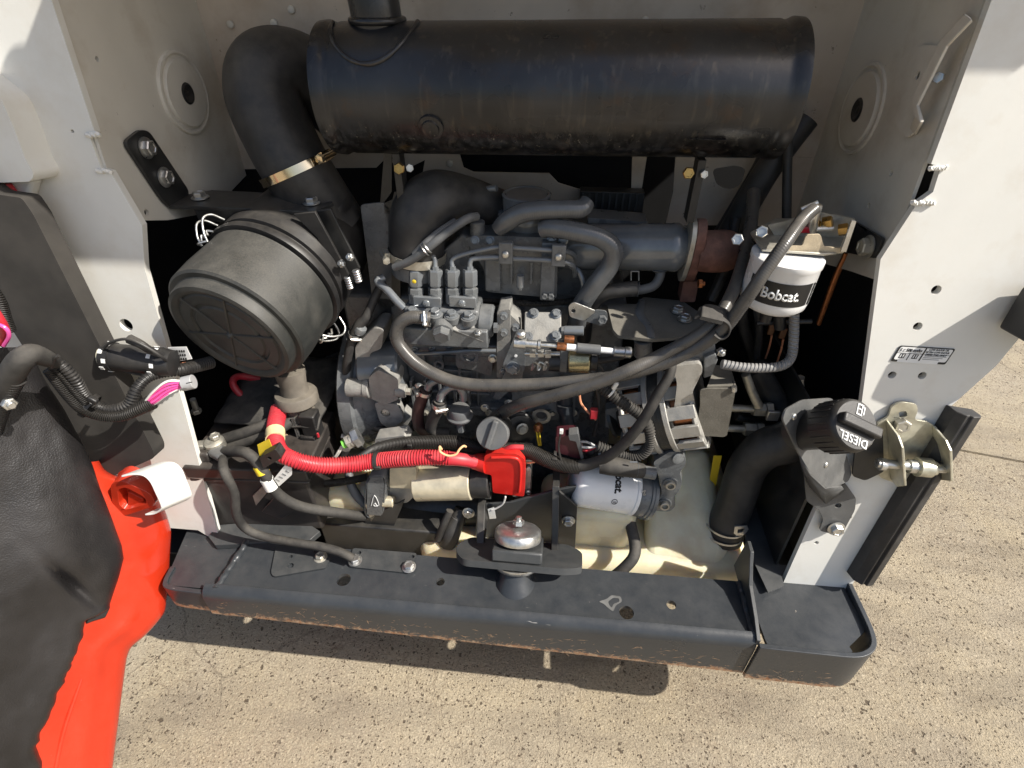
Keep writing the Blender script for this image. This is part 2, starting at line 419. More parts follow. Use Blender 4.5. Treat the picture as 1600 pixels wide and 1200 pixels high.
def foam_cracks():
    t = MAT['foam_board'].node_tree; bs = t.nodes['Principled BSDF']; g = _n(t, 'ShaderNodeNewGeometry')
    mp_ = _n(t, 'ShaderNodeMapping'); mp_.inputs['Scale'].default_value = (25, 25, 110); t.links.new(g.outputs['Position'], mp_.inputs['Vector'])
    f = _ramp(t, _noise(t, mp_.outputs[0], 1, 5, .7), .29, .35)
    b = _n(t, 'ShaderNodeBump'); b.inputs['Strength'].default_value = .35; b.inputs['Distance'].default_value = .0012
    t.links.new(f, b.inputs['Height']); t.links.new(b.outputs[0], bs.inputs['Normal'])
foam_cracks()
def wrapped(name, col, freq, amp, rough, metal, slant=1.0, dust=.2, dist=.0015):
    """tube whose surface carries a spiral wrap or braid (uses the tube's own length coordinate)"""
    m = mat(name, col, rough, metal=metal, var=.15, dust=dust, rvar=.08); t = m.node_tree; bs = t.nodes['Principled BSDF']
    uv = _n(t, 'ShaderNodeUVMap'); sp = _n(t, 'ShaderNodeSeparateXYZ'); t.links.new(uv.outputs[0], sp.inputs[0])
    ph = _mul(t, _mul(t, sp.outputs['Y'], freq), _mul(t, sp.outputs['X'], slant * 1.0), 'ADD')
    s = _mul(t, _mul(t, ph, 6.2832), 0, 'SINE') if False else None
    mm = _n(t, 'ShaderNodeMath', operation='SINE'); t.links.new(_mul(t, ph, 6.2832), mm.inputs[0])
    b = _n(t, 'ShaderNodeBump'); b.inputs['Strength'].default_value = amp; b.inputs['Distance'].default_value = dist
    t.links.new(mm.outputs[0], b.inputs['Height']); t.links.new(b.outputs[0], bs.inputs['Normal'])
wrapped('wrapped_hose', (.12, .125, .13), 260, .3, .17, .2, 1.0, dust=.08, dist=.00025)
wrapped('braided_hose', (.062, .060, .058), 300, .3, .27, 0, 2.0, dust=.3, dist=.00022)
wrapped('braided_light', (.25, .25, .25), 150, .8, .45, .2, 2.0, dust=.3)
wrapped('harness_braid', (.016, .015, .014), 330, .9, .38, 0, 3.0, dust=.1)
def concrete():
    m = bpy.data.materials.new('concrete'); m.use_nodes = True; MAT['concrete'] = m; t = m.node_tree; bs = t.nodes['Principled BSDF']
    g = _n(t, 'ShaderNodeNewGeometry'); pos = g.outputs['Position']
    big = _ramp(t, _noise(t, pos, 2.6, 6, .62), .3, .7)
    c = _mix(t, big, (.265, .22, .16), (.385, .33, .25))
    mp_ = _n(t, 'ShaderNodeMapping'); mp_.inputs['Scale'].default_value = (2.2, 9, 1); mp_.inputs['Rotation'].default_value = (0, 0, R(-38)); t.links.new(pos, mp_.inputs['Vector'])
    sm = _ramp(t, _noise(t, mp_.outputs[0], 1.0, 7, .68), .47, .66)
    big2 = _ramp(t, _noise(t, pos, 1.1, 5, .6), .42, .62)
    gr = _ramp(t, _noise(t, pos, 120, 5, .75), .5, .68); c = _mix(t, _mul(t, gr, .45), c, (.17, .13, .09))
    med = _ramp(t, _noise(t, pos, 34, 6, .7), .42, .66)
    c = _mix(t, _mul(t, med, .62), c, (.27, .21, .145))
    hue = _ramp(t, _noise(t, pos, 4.5, 4, .6), .4, .62); c = _mix(t, _mul(t, hue, .45), c, (.41, .33, .195))
    fin = _ramp(t, _noise(t, pos, 210, 4, .72), .44, .6); c = _mix(t, _mul(t, fin, .6), c, (.50, .425, .305))
    dk = _ramp(t, _noise(t, pos, 150, 5, .75), .5, .4); c = _mix(t, _mul(t, dk, .5), c, (.17, .135, .095))
    c = _mix(t, _mul(t, sm, .60), c, (.185, .152, .112)); c = _mix(t, _mul(t, big2, .28), c, (.52, .455, .35))
    # little open pits of several sizes
    def pits(scale, thr, keep, warp):
        wv = _n(t, 'ShaderNodeTexNoise'); wv.inputs['Scale'].default_value = scale * 1.6; t.links.new(pos, wv.inputs['Vector'])
        va = _n(t, 'ShaderNodeVectorMath', operation='MULTIPLY_ADD'); t.links.new(wv.outputs['Color'], va.inputs[0])
        va.inputs[1].default_value = (warp / scale,) * 3; t.links.new(pos, va.inputs[2])
        v = _n(t, 'ShaderNodeTexVoronoi'); v.inputs['Scale'].default_value = scale; t.links.new(va.outputs[0], v.inputs['Vector'])
        sp = _n(t, 'ShaderNodeSeparateColor'); t.links.new(v.outputs['Color'], sp.inputs[0])
        rad = _mul(t, sp.outputs['Green'], thr)
        d = _mul(t, rad, v.outputs['Distance'], 'SUBTRACT'); p = _ramp(t, d, 0, .08)
        k = _mul(t, sp.outputs['Red'], keep, 'LESS_THAN'); return _mul(t, p, k)
    p1 = pits(95, .36, .6, .9); p2 = pits(210, .46, .6, .9); p3 = pits(52, .30, .5, 1.0)
    pt = _mul(t, _mul(t, p1, p2, 'MAXIMUM'), p3, 'MAXIMUM')
    pt = _mul(t, pt, _ramp(t, _noise(t, pos, 3.2, 4), .30, .5))
    c = _mix(t, _mul(t, pt, .86), c, (.085, .062, .042))
    # hairline crazing
    wv = _n(t, 'ShaderNodeTexNoise'); wv.inputs['Scale'].default_value = 30; t.links.new(pos, wv.inputs['Vector'])
    va = _n(t, 'ShaderNodeVectorMath', operation='MULTIPLY_ADD'); t.links.new(wv.outputs['Color'], va.inputs[0]); va.inputs[1].default_value = (.03,) * 3; t.links.new(pos, va.inputs[2])
    v = _n(t, 'ShaderNodeTexVoronoi', feature='DISTANCE_TO_EDGE'); v.inputs['Scale'].default_value = 17; t.links.new(va.outputs[0], v.inputs['Vector'])
    cr = _mul(t, _ramp(t, v.outputs['Distance'], .03, .0), _ramp(t, _noise(t, pos, 3, 3), .5, .62))
    c = _mix(t, _mul(t, cr, .55), c, (.17, .13, .09))
    v2 = _n(t, 'ShaderNodeTexVoronoi', feature='DISTANCE_TO_EDGE'); v2.inputs['Scale'].default_value = 1.35; t.links.new(va.outputs[0], v2.inputs['Vector'])
    c2 = _mul(t, _ramp(t, v2.outputs['Distance'], .004, .0), _ramp(t, _noise(t, pos, 1.4, 2), .46, .5)); c = _mix(t, _mul(t, c2, .42), c, (.07, .055, .04))
    t.links.new(c, bs.inputs['Base Color']); bs.inputs['Roughness'].default_value = .9; bs.inputs['Specular IOR Level'].default_value = .2
    h = _mul(t, _mul(t, _mul(t, _noise(t, pos, 55, 4, .7), .8), _mul(t, fin, .35), 'ADD'), _mul(t, pt, 1.0), 'SUBTRACT')
    b = _n(t, 'ShaderNodeBump'); b.inputs['Strength'].default_value = .65; b.inputs['Distance'].default_value = .006
    t.links.new(h, b.inputs['Height']); t.links.new(b.outputs[0], bs.inputs['Normal'])
concrete()

def muffler_grime():
    t = MAT['muffler_steel'].node_tree; bs = t.nodes['Principled BSDF']; g = _n(t, 'ShaderNodeNewGeometry'); pos = g.outputs['Position']
    src = bs.inputs['Base Color'].links[0].from_socket
    sp = _n(t, 'ShaderNodeSeparateXYZ'); t.links.new(pos, sp.inputs[0])
    def stretched(sx, sz, lo, hi, det=3):
        m = _n(t, 'ShaderNodeMapping'); m.inputs['Scale'].default_value = (sx, sx, sz); t.links.new(pos, m.inputs['Vector'])
        return _ramp(t, _noise(t, m.outputs[0], 1, det, .65), lo, hi)
    low = _ramp(t, _mul(t, sp.outputs['Z'], _mul(t, stretched(70, 2, 0, 1), .05), 'SUBTRACT'), 1.078, 1.045)
    soot = _mul(t, low, stretched(85, 12, .42, .52)); c = _mix(t, _mul(t, soot, .9), src, (.006, .006, .006))
    drip = _mul(t, _mul(t, stretched(210, 30, .62, .68, 5), low), .75); c = _mix(t, drip, c, (.34, .31, .25))
    run = _mul(t, stretched(60, 1.5, .62, .72, 2), .35); c = _mix(t, run, c, (.15, .13, .10))
    rust = _mul(t, _ramp(t, _noise(t, pos, 16, 5, .7), .58, .72), .45); c = _mix(t, rust, c, (.085, .05, .03))
    t.links.new(c, bs.inputs['Base Color'])
muffler_grime()
# ---------------------------------------------------------------- ground
GZ = -.08
def ground():
    a = TZ(1478, 699, GZ); b = TZ(1600, 722, GZ); d = (b - a); d.z = 0; d.normalize(); n = V((-d.y, d.x, 0))
    bm = NB(); c = a.copy(); c.z = GZ
    prof = [(-40, 0), (-.006, 0), (-.004, -.012), (.004, -.012), (.006, 0), (60, 0)]
    rows = [[bm.verts.new(c + d * s + n * p + V((0, 0, z))) for p, z in prof] for s in (-50, 50)]
    for k in range(len(prof) - 1): bm.faces.new((rows[0][k], rows[1][k], rows[1][k + 1], rows[0][k + 1]))
    bmesh.ops.recalc_face_normals(bm, faces=bm.faces)
    for f in bm.faces:
        if f.normal.z < 0: f.normal_flip()
    o = part('ground', bm, 'concrete', smooth=0); tag(o, 'rough pitted tan concrete yard under the loader', 'ground', kind='structure')
ground()

# ---------------------------------------------------------------- loader body
body = thing('loader_body', 'white and black steel loader body framing the open engine bay', 'loader')
def up(x, z, off=0): return V((x, .13 + (z - .33) * .151, z)) + UPN * off
XL, XR = -.603, .54
# left upright
e = [TU(*p) for p in ((148, 206), (141, 216), (158, 263), (172, 267), (222, 352), (226, 420), (288, 640), (345, 850))]
poly = [up(XL, 1.46)] + e + [up(-.66, .335), up(-1.05, .335), up(-1.05, 1.46)]
part('upright', plate(poly, -UPN * .011, [(TU(197, 508), .0115), (TU(213, 543), .012), (TU(48, 172), .003), (TU(113, 205), .0025)]), 'white_paint', body, smooth=20)
# right upright
e = [TU(*p) for p in ((1455, 256), (1470, 262), (1458, 300), (1433, 318), (1376, 405), (1366, 480), (1345, 640), (1222, 915))]
o_ = [TU(*p) for p in ((1325, 926), (1480, 640), (1556, 572))]
poly = [up(XR, 1.40)] + e + o_ + [TU(1612, 505), up(.80, 1.40)]
hl = [(TU(x, y), r) for x, y, r in ((1463, 453, .0068), (1434, 510, .0064), (1394, 586, .0062), (1441, 587, .0062), (1328, 808, .0035), (1276, 848, .004))]
part('upright', plate(poly, -UPN * .011, hl), 'white_paint', body, smooth=20)
# lower returns of the uprights (outer flange running back)
part('upright_return', plate([up(.762, .87), up(.803, 1.40), up(.803, 1.40) + V((.05, .3, 0)), up(.762, .87) + V((.05, .3, 0))], V((.006, 0, 0))), 'white_paint', body, smooth=20)
# side walls
XW = XL - .0012
wl = [V((XW, .13 + 1.29 * .151 + .004, 1.62)), V((XW, .13 + .64 * .151 + .004, .97)), TX(262, 344, XW), TX(330, 332, XW), V((XW, .60, .93)), V((XW, .60, 1.62))]
part('side_wall', plate(wl, V((-.005, 0, 0)), [(TX(153, 92, XL), .0035), (TX(230, 332, XL), .005)]), 'wall_paint', body, smooth=20)
wr = [V((XR, .335, 1.62)), TX(1376, 440, XR), TX(1330, 424, XR), TX(1282, 410, XR), V((XR, .64, .86)), V((XR, .64, 1.62))]
part('side_wall', plate(wr, V((.005, 0, 0)), [(TX(1392, 270, XR), .005), (TX(1357, 322, XR), .005)]), 'wall_paint', body, smooth=20)
def disc(c, sgn, r, rh, hole):
    ax = V((sgn, 0, 0))
    bm = lathe([(-.002, r), (.004, r * .985), (.0045, r * .93), (.001, r * .88), (.001, r * .82), (.0065, r * .79), (.0072, rh * 1.05), (.0072, rh)], c, ax, 48, caps=False)
    o = part('embossed_disc', bm, 'wall_paint', body, smooth=40)
    part('plug', lathe([(.004, rh * 1.02), (.0075, rh * .96), (.009, rh * .8), (.006, rh * .3), (.0075, .0005)], c, ax, 32), 'black_plastic', o)
disc(TX(288, 146, XL), 1, .066, .0175, 0)
disc(TX(1346, 172, XR), -1, .067, .018, 0)
# rear wall with its openings
YR = .60
def q(x, y): return T(x, y, YR)
zs = q(880, 236).z
part('rear_wall', plate([V((-.61, YR, zs)), V((-.61, YR, 1.64)), V((.545, YR, 1.64)), V((.545, YR, zs))], V((0, .004, 0))), 'rear_bounce_paint', body, smooth=20)
lowp = [V((-.61, YR, zs - .0005)), V((-.61, YR, q(300, 262).z)), q(588, 262), q(600, 250), q(640, 262), q(664, 250), q(655, 300), q(672, 348), q(985, 348), q(985, 300), q(905, 296), q(872, 286), q(858, 271), q(740, 269), q(724, 262), V((q(716, 240).x, YR, zs - .0005))]
part('rear_wall', plate(lowp, V((0, .004, 0))), 'rear_bounce_paint', body, smooth=20)
lowp = [V((q(988, 240).x, YR, zs - .0005)), q(985, 345), q(1000, 350), q(1002, 300), q(1010, 250), V((q(1012, 240).x, YR, zs - .0005))]
part('rear_wall', plate(lowp, V((0, .004, 0))), 'rear_bounce_paint', body, smooth=20)
lowp = [V((q(1056, 240).x, YR, zs - .0005)), q(1052, 300), q(1040, 352), q(1180, 352), V((.545, YR, .84)), V((.545, YR, zs - .0005))]
part('rear_wall', plate(lowp, V((0, .004, 0)), [rounded([q(1112, 264), q(1150, 258), q(1166, 264), q(1158, 290), q(1140, 298), q(1120, 290)], .012)]), 'rear_bounce_paint', body, smooth=20)
part('dark_backing', box((-.13, .84, .70), (1.6, .02, 1.6)), 'shade_black', body)  # black sheets added behind the bay as its deep shade
part('dark_backing', box((-.92, .56, .60), (.02, .74, 1.3)), 'shade_black', body)
part('dark_backing', box((.66, .55, .50), (.02, .62, 1.1)), 'shade_black', body)
part('belly_pan', plate([V((-.92, .16, .20)), V((.66, .16, .20)), V((.66, .80, .20)), V((-.92, .80, .20))], V((0, 0, -.006))), 'shade_black', body)  # pan in the same near-black, shade put into its colour
for x, y in ((360, 38), (703, 255), (455, 15), (428, 36), (312, 90), (1008, 32)):
    bolt(T(x, y, YR - .002), (0, -1, 0), .006, body, 'wall_paint', 'pan', name='rivet')
# unseen hood cut to shade the muffler; added hump shades the left upright
part('hood', plate([V((-.62, .27, 1.62)), V((-.26, .27, 1.62)), V((-.26, .135, 1.62)), V((1.0, .135, 1.62)), V((1.0, .82, 1.62)), V((-.62, .82, 1.62))], V((0, 0, .01))), 'white_paint', body)
part('shade_hump', box((-.09, .076, 1.63), (.34, .116, .06)), 'white_paint', body, bevel=.01)
part('hood_back', box((-.03, .82, 1.5), (1.2, .01, .3)), 'white_paint', body)
# bent handle bracket on the right wall and the notch welds
hp = [TX(x, y, XR - .028) for x, y in ((1518, 30), (1478, 72), (1432, 165), (1438, 192))]
hb = [TX(1518, 28, XR - .004)] + hp + [TX(1428, 212, XR - .003)]
part('hinge_bracket', bend(hb, V((0, .018, .004)), .004), 'wall_paint', body, smooth=30, bevel=.001)
pl = rounded([TX(x, y, XR - .003) for x, y in ((1440, 70), (1478, 72), (1432, 165), (1438, 200), (1420, 218), (1400, 190))], .012)
part('hinge_plate', plate(pl, V((-.003, 0, 0)), [(TX(1437, 118, XR - .003), .005)]), 'wall_paint', body, smooth=30)
bolt(TX(1467, 122, XR - .012), (-.6, -.7, .2), .006, body, 'zinc', 'hex')
for c, s in ((TU(146, 210), .010), (TU(163, 266), .011), (TU(1464, 262), .010), (TU(1440, 316), .014)):
    bm = NB()
    for k in range(7): tube([c + V((s * (k - 3) * .3, -.001, random.uniform(-.002, .002))), c + V((s * (k - 2.5) * .3, -.004, random.uniform(-.002, .002)))], [.0035, .0025], n=8, res=2, bm=bm)
    part('weld_bead', bm, 'white_paint', body, smooth=60)
# bumper: top plate, bent front, end plates, bar round the corners
ZB = .33
xa, xb = -.547, .452
top = [V((xa, .014, ZB)), V((xb, .014, ZB)), V((xb, .118, ZB)), V((-.545, .118, ZB))]
hs = [(TZ(537, 906, ZB), .0135), (TZ(688, 909, ZB), .0085), (TZ(979, 957, ZB), .0135), (TZ(1049, 945, ZB), .009)]
bm = plate(top, V((0, 0, -.008)), hs, n=28)
part('bumper_top', bm, 'bumper_paint', body, smooth=20)
pr = [V((0, .0145, ZB - .0005))] + [V((0, .0145 - .0145 * math.sin(a), ZB - .0145 + .0145 * math.cos(a) - .0005)) for a in (R(20), R(40), R(60), R(80), R(90))] + [V((0, 0, .232))]
bf = bend([p + V((xa - .03, 0, 0)) for p in pr], V((xb - xa + .035, 0, 0)), .008)
for v in bf.verts:
    if v.co.z < .26: v.co.z = .2417 - .037 * v.co.x
part('bumper_front', bf, 'bumper_paint', body, smooth=50, bevel=.001)
# weld seams at both ends of the beam
for s, (x0, x1) in ((0, (-.545, -.553)), (1, (.452, .455))):
    P = [V((x0 + (x1 - x0) * k / 14 + random.uniform(-.0015, .0015), .115 - .11 * k / 14, ZB + .001 + random.uniform(-.001, .0015))) for k in range(15)]
    part('weld_bead', tube(P, [.007 + random.uniform(-.001, .001) for _ in P], n=8, res=3), 'bumper_paint', body, smooth=70)
lp = [V((-.555, .012, .318)), V((-.555, .16, .318)), V((-.70, .16, .318)), V((-.668, .012, .318))]
part('end_plate', plate(lp, V((0, 0, -.008))), 'bumper_paint', body, smooth=20)
rp = [TZ(x, y, .322) for x, y in ((1196, 1000), (1202, 1014), (1325, 1029), (1332, 1018), (1327, 1010), (1350, 988), (1352, 980), (1330, 940))] + [V((.655, .17, .322)), V((.462, .17, .322))]
part('end_plate', plate(rp, V((0, 0, -.008))), 'bumper_paint', body, smooth=20)
bar = [V((.458, -.006, .2215)), V((.56, -.008, .2215)), V((.615, -.008, .2215)), V((.640, -.001, .2215)), V((.655, .012, .2215)), V((.661, .032, .2215)), V((.662, .06, .2215)), V((.660, .14, .2215)), V((.660, .20, .2215))]
bar = spline(bar, 5)
part('bumper_bar', bend(bar, V((0, 0, .1125)), .009), 'bumper_paint', body, smooth=50, bevel=.0012)
bar = [V((-.50, .001, .2605)), V((-.555, -.002, .2605)), V((-.61, -.001, .2605)), V((-.658, .003, .2605)), V((-.672, .02, .2605)), V((-.676, .05, .2605))]
part('bumper_bar', bend(spline(bar, 4)[::-1], V((0, 0, .0625)), -.009), 'bumper_paint', body, smooth=50, bevel=.0012)
gp = [V((.4545, -.004, .322)), V((.4545, -.004, .337)), V((.4545, .03, .352)), V((.4545, .085, .368)), V((.4545, .11, .395)), V((.4545, .125, .415)), V((.4545, .15, .415)), V((.4545, .16, .322))]
part('gusset', plate(gp, V((.007, 0, 0))), 'frame_paint', body, smooth=20, bevel=.001)
# inner frame behind the right corner
part('inner_gusset', plate([V((.532, .16, .33)), V((.532, .17, .66)), V((.532, .62, .66)), V((.532, .62, .33))], V((.005, 0, 0))), 'black_paint', body)
part('tank_shelf', plate([TZ(x, y, .335) for x, y in ((1165, 765), (1190, 760), (1225, 915), (1200, 925), (1165, 850))], V((0, 0, -.004))), 'frame_paint', body)
# weld bead and bolt plates on the beam
g = TZ(553, 874, ZB)
bp = rounded([TZ(x, y, ZB + .001) for x, y in ((552, 858), (652, 866), (640, 897), (545, 887))], .006)
o = part('bolt_plate', plate(bp, V((0, 0, .004)), [(TZ(645, 872, ZB), .004), (TZ(562, 866, ZB), .004)]), 'frame_paint', body, smooth=20)
bp = rounded([TZ(x, y, ZB + .001) for x, y in ((432, 855), (490, 853), (490, 866), (517, 872), (510, 889), (428, 903), (424, 896))], .006)
o2 = part('bolt_plate', plate(bp, V((0, 0, .004)), [(TZ(455, 886, ZB), .006), (TZ(455, 872, ZB), .004)]), 'frame_paint', body, smooth=20)
bolt(TZ(501, 871, ZB + .005), (0, 0, 1), .0085, body, 'zinc_dull', 'flange')
bolt(TZ(555, 876, ZB + .006), (0, 0, 1), .009, body, 'zinc', 'flange')
bolt(TZ(639, 886, ZB + .006), (0, 0, 1), .009, body, 'zinc', 'flange')
# fuel decal on the right upright
dx = (TU(1489, 542) - TU(1408, 537)).normalized(); dc = (TU(1408, 537) + TU(1478, 572) + TU(1489, 542) + TU(1390, 566)) / 4 + UPN * .0008
dy = UPN.cross(dx); hw, hh = .0395, .0135
dk = (TU(1408, 537) - TU(1390, 566)).normalized()
def dpt(a, b): return dc + dx * hw * a + dk * hh * b
def quad(pts): return rounded(pts, .003)
dec = part('decal', plate(quad([dpt(-1, -1), dpt(1, -1), dpt(1, 1), dpt(-1, 1)]), UPN * .0006), 'black_print', body, smooth=0)
part('decal_field', plate(quad([dpt(-.95, -.72), dpt(.95, -.72), dpt(.95, .88), dpt(-.95, .88)]), UPN * .0009), 'white_print', dec, smooth=0)
part('decal_foot', plate([dpt(-.78, -1.02), dpt(.7, -1.02), dpt(.7, -.72), dpt(-.78, -.72)], UPN * .0009), 'white_print', dec, smooth=0)
of = UPN * .0011
text('S \u2264 500 mg/kg', dpt(-.52, .50) + of, dx, dk, .0075, 'black_print', dec, bold=.02, sx=.72)
text('LOW SULFUR OR\nULTRA LOW SULFUR\nDIESEL FUEL ONLY', dpt(.45, .42) + of, dx, dk, .0042, 'black_print', dec, bold=.01, sx=.85)
for a0, a1, b0, b1 in ((-.95, .95, .12, .16), (-.05, .0, -.72, .88), (-.5, -.47, -.72, .12)):
    part('decal_line', plate([dpt(a0, b0), dpt(a1, b0), dpt(a1, b1), dpt(a0, b1)], UPN * .0012), 'black_print', dec, smooth=0)
for a, wdt in ((.45, .42), (.45, .42)):
    pass
for k in range(3): part('decal_line', plate([dpt(.06, -.12 - k * .2), dpt(.86 - k * .1, -.12 - k * .2), dpt(.86 - k * .1, -.03 - k * .2), dpt(.06, -.03 - k * .2)], UPN * .0012), 'grey_tape', dec, smooth=0)
for a in (-.72, -.25):     # pump and open-book pictograms
    for a0, a1, b0, b1 in ((-.1, .1, -.5, -.42), (-.1, .1, 0, .06), (-.1, -.07, -.5, .03), (.07, .1, -.5, .03), (-.02, .02, -.5, .03)):
        part('pictogram', plate([dpt(a + a0, b0), dpt(a + a1, b0), dpt(a + a1, b1), dpt(a + a0, b1)], UPN * .0012), 'black_print', dec, smooth=0)
# rubber door seal along the right upright
a = TU(1478, 632); b = TU(1322, 893); d = (b - a).normalized(); sdir = UPN.cross(d).normalized()
if sdir.x < 0: sdir = -sdir
prof = [(0, 0), (.004, .020), (.016, .030), (.021, .026), (.024, .031), (.038, .027), (.042, .020), (.040, .002)]
bm = NB(); rings = [[bm.verts.new(p + sdir * u_ + UPN * v_) for u_, v_ in prof] for p in (a, b)]
for k in range(len(prof)): bm.faces.new((rings[0][k], rings[0][(k + 1) % len(prof)], rings[1][(k + 1) % len(prof)], rings[1][k]))
bm.faces.new(rings[0]); bm.faces.new(rings[1]); bmesh.ops.recalc_face_normals(bm, faces=bm.faces)
tag(part('door_seal', bm, 'rubber', smooth=20, bevel=.0015), 'black ribbed rubber door seal along the lower right upright', 'seal')
tl = thing('tail_lamp', 'black tail lamp guard at the right edge of the white upright', 'lamp')
part('housing', plate(rounded([TU(1552, 510) + UPN * .01, TU(1592, 442) + UPN * .01, up(.82, .95, .01), up(.80, .84, .01), TU(1592, 508) + UPN * .01], .008), UPN * .05), 'black_plastic', tl, bevel=.004)
part('lens', plate(rounded([TU(1575, 496) + UPN * .062, TU(1598, 455) + UPN * .062, up(.79, .93, .062), up(.775, .86, .062)], .006), UPN * .004), 'red_plastic', tl, bevel=.001)

# ---------------------------------------------------------------- open tailgate on the left
gate = thing('tailgate', 'open red tailgate with black padded liner at the left edge', 'tailgate')
GN = V((.90, -.36, .20)).normalized(); GP = V((-.70, .08, .45))
def TG(x, y, off=0): return TP(x, y, GP, GN) + GN * off
rr2 = [(690, 150), (742, 176), (760, 236), (800, 262), (832, 272), (900, 268), (960, 262), (975, 250), (1014, 208), (1030, 203), (1110, 192), (1230, 178), (1300, 168)]
def lerp_at(tab, y):
    for k in range(len(tab) - 1):
        if tab[k][0] <= y <= tab[k + 1][0]:
            t = (y - tab[k][0]) / (tab[k + 1][0] - tab[k][0]); return tab[k][1] * (1 - t) + tab[k + 1][1] * t
def red_sheet():
    bm = NB(); NY, NX = 120, 30; rows = []
    ys = [722 + 578 * i / NY for i in range(NY + 1)]
    xs = [lerp_at(rr2, y) + (7 if y > 765 else 0) for y in ys]
    for _ in range(2): xs = [xs[0]] + [(xs[i - 1] + 2 * xs[i] + xs[i + 1]) / 4 for i in range(1, NY)] + [xs[-1]]
    for y, x1 in zip(ys, xs):
        x0 = x1 - 175; row = []
        for j in range(NX + 1):
            s = j / NX; x = x0 + 175 * s; d = x1 - x; h = 0
            u = max(0, 1 - d / 34.0); h -= .030 * (1 - math.sqrt(max(0, 1 - u * u * .98)))
            h += .005 * math.exp(-((d - 62) / 16) ** 2) * (1 if y > 990 else math.exp(-((y - 990) / 40) ** 2))
            h += .006 * math.exp(-((y - 985 - (x - 200) * .4) / 26) ** 2)
            h -= .0035 * math.exp(-((y - 880) / 12) ** 2 - ((x - 195) / 14) ** 2)
            h += .0025 * noise.noise(V((x * .014, y * .008, 7)))
            row.append(bm.verts.new(TG(x, y, h)))
        row.append(bm.verts.new(TG(x1, y, -.050))); rows.append(row)
    for i in range(NY):
        for j in range(NX + 1): bm.faces.new((rows[i][j], rows[i + 1][j], rows[i + 1][j + 1], rows[i][j + 1]))
    bmesh.ops.recalc_face_normals(bm, faces=bm.faces)
    if bm.faces[:][0].normal.dot(GN) < 0: bmesh.ops.reverse_faces(bm, faces=bm.faces)
    o = part('sheet', bm, 'red_paint', gate, smooth=75)
red_sheet()
for pts in (((163, 1000), (140, 1080), (122, 1180), (112, 1240)), ((128, 1060), (98, 1150), (80, 1240))):
    part('pressed_rib', tube([TG(*p) - GN * .0015 for p in pts], .004, n=10), 'red_paint', gate)
xr = [(540, 42), (590, 66), (640, 98), (722, 140), (760, 152), (800, 168), (850, 187), (870, 190), (900, 182), (930, 172), (948, 166), (955, 150), (962, 128), (985, 124), (1010, 116), (1060, 98), (1080, 84), (1110, 76), (1145, 56), (1160, 52), (1185, 62), (1230, 60), (1290, 50)]
def liner():
    bm = NB(); NY, NX = 150, 46; rows = []
    for i in range(NY + 1):
        y = 540 + 750 * i / NY
        for k in range(len(xr) - 1):
            if xr[k][0] <= y <= xr[k + 1][0]:
                t = (y - xr[k][0]) / (xr[k + 1][0] - xr[k][0]); x1 = xr[k][1] * (1 - t) + xr[k + 1][1] * t; break
        tear = noise.noise(V((y * .05, 3, 0))) * 5 + noise.noise(V((y * .21, 9, 0))) * 2.5 if y > 945 else 0
        x1 += tear; row = []
        for j in range(NX + 1):
            s = j / NX; x = -150 + (x1 + 150) * (1 - (1 - s) ** 1.35)
            dd = (x1 - x)
            e_ = min(1, dd / (46 if y < 945 else 26)); h = .030 * math.sqrt(max(0, 1 - (1 - e_) ** 2))
            h += .020 * math.exp(-((x - 70) / 75) ** 2 - ((y - 830) / 110) ** 2)
            h -= .020 * math.exp(-((x - (60 + (y - 870) * 1.1)) / 11) ** 2) * math.exp(-((y - 900) / 28) ** 2)
            h += .004 * noise.noise(V((x * .012, y * .009, 1))) + .001 * noise.noise(V((x * .05, y * .04, 5)))
            row.append(bm.verts.new(TG(x, y, .002 + h)))
        row.append(bm.verts.new(TG(x1 + .5, y, -.001))); rows.append(row)
    for i in range(NY):
        for j in range(NX + 1): bm.faces.new((rows[i][j], rows[i + 1][j], rows[i + 1][j + 1], rows[i][j + 1]))
    bmesh.ops.recalc_face_normals(bm, faces=bm.faces)
    f = bm.faces[:][0]
    if f.normal.dot(GN) < 0: bmesh.ops.reverse_faces(bm, faces=bm.faces)
    part('liner', bm, 'liner', gate, smooth=60)
liner()
part('torn_flap', plate([TG(*p, .006) for p in ((130, 972), (146, 925), (168, 945), (160, 962), (140, 968))], GN * .006), 'liner', gate, bevel=.002)
SP = UPP + V((0, -.065, 0))
def TS(x, y): return TP(x, y, SP, UPN)
fs = rounded([TS(*p) for p in ((-60, 262), (-10, 303), (34, 309), (52, 335), (240, 706), (240, 716), (172, 746), (140, 722), (68, 592), (-60, 392))], .006)
part('foam_strip', plate(fs, -UPN * .03), 'foam_board', gate, smooth=20, bevel=.003)
# white cast hinge end at the far left
he = [TP(x, y, SP + V((0, .02, 0)), UPN) for x, y in ((-80, 90), (0, 150), (22, 200), (40, 250), (54, 272), (48, 284), (-80, 288))]
part('hinge_end', plate(rounded(he, .012), -UPN * .055), 'white_paint', gate, smooth=40, bevel=.012, seg=4)
he = [TP(x, y, SP + V((0, .045, 0)), UPN) for x, y in ((-60, 282), (52, 282), (44, 305), (38, 330), (10, 320), (-60, 320))]
part('hinge_web', plate(he, -UPN * .02), 'white_paint', gate, smooth=40, bevel=.005)
part('lamp_edge', plate([TP(x, y, SP + V((0, .03, 0)), UPN) for x, y in ((-60, 288), (8, 288), (20, 304), (-60, 304))], -UPN * .012), 'red_plastic', gate, bevel=.002)
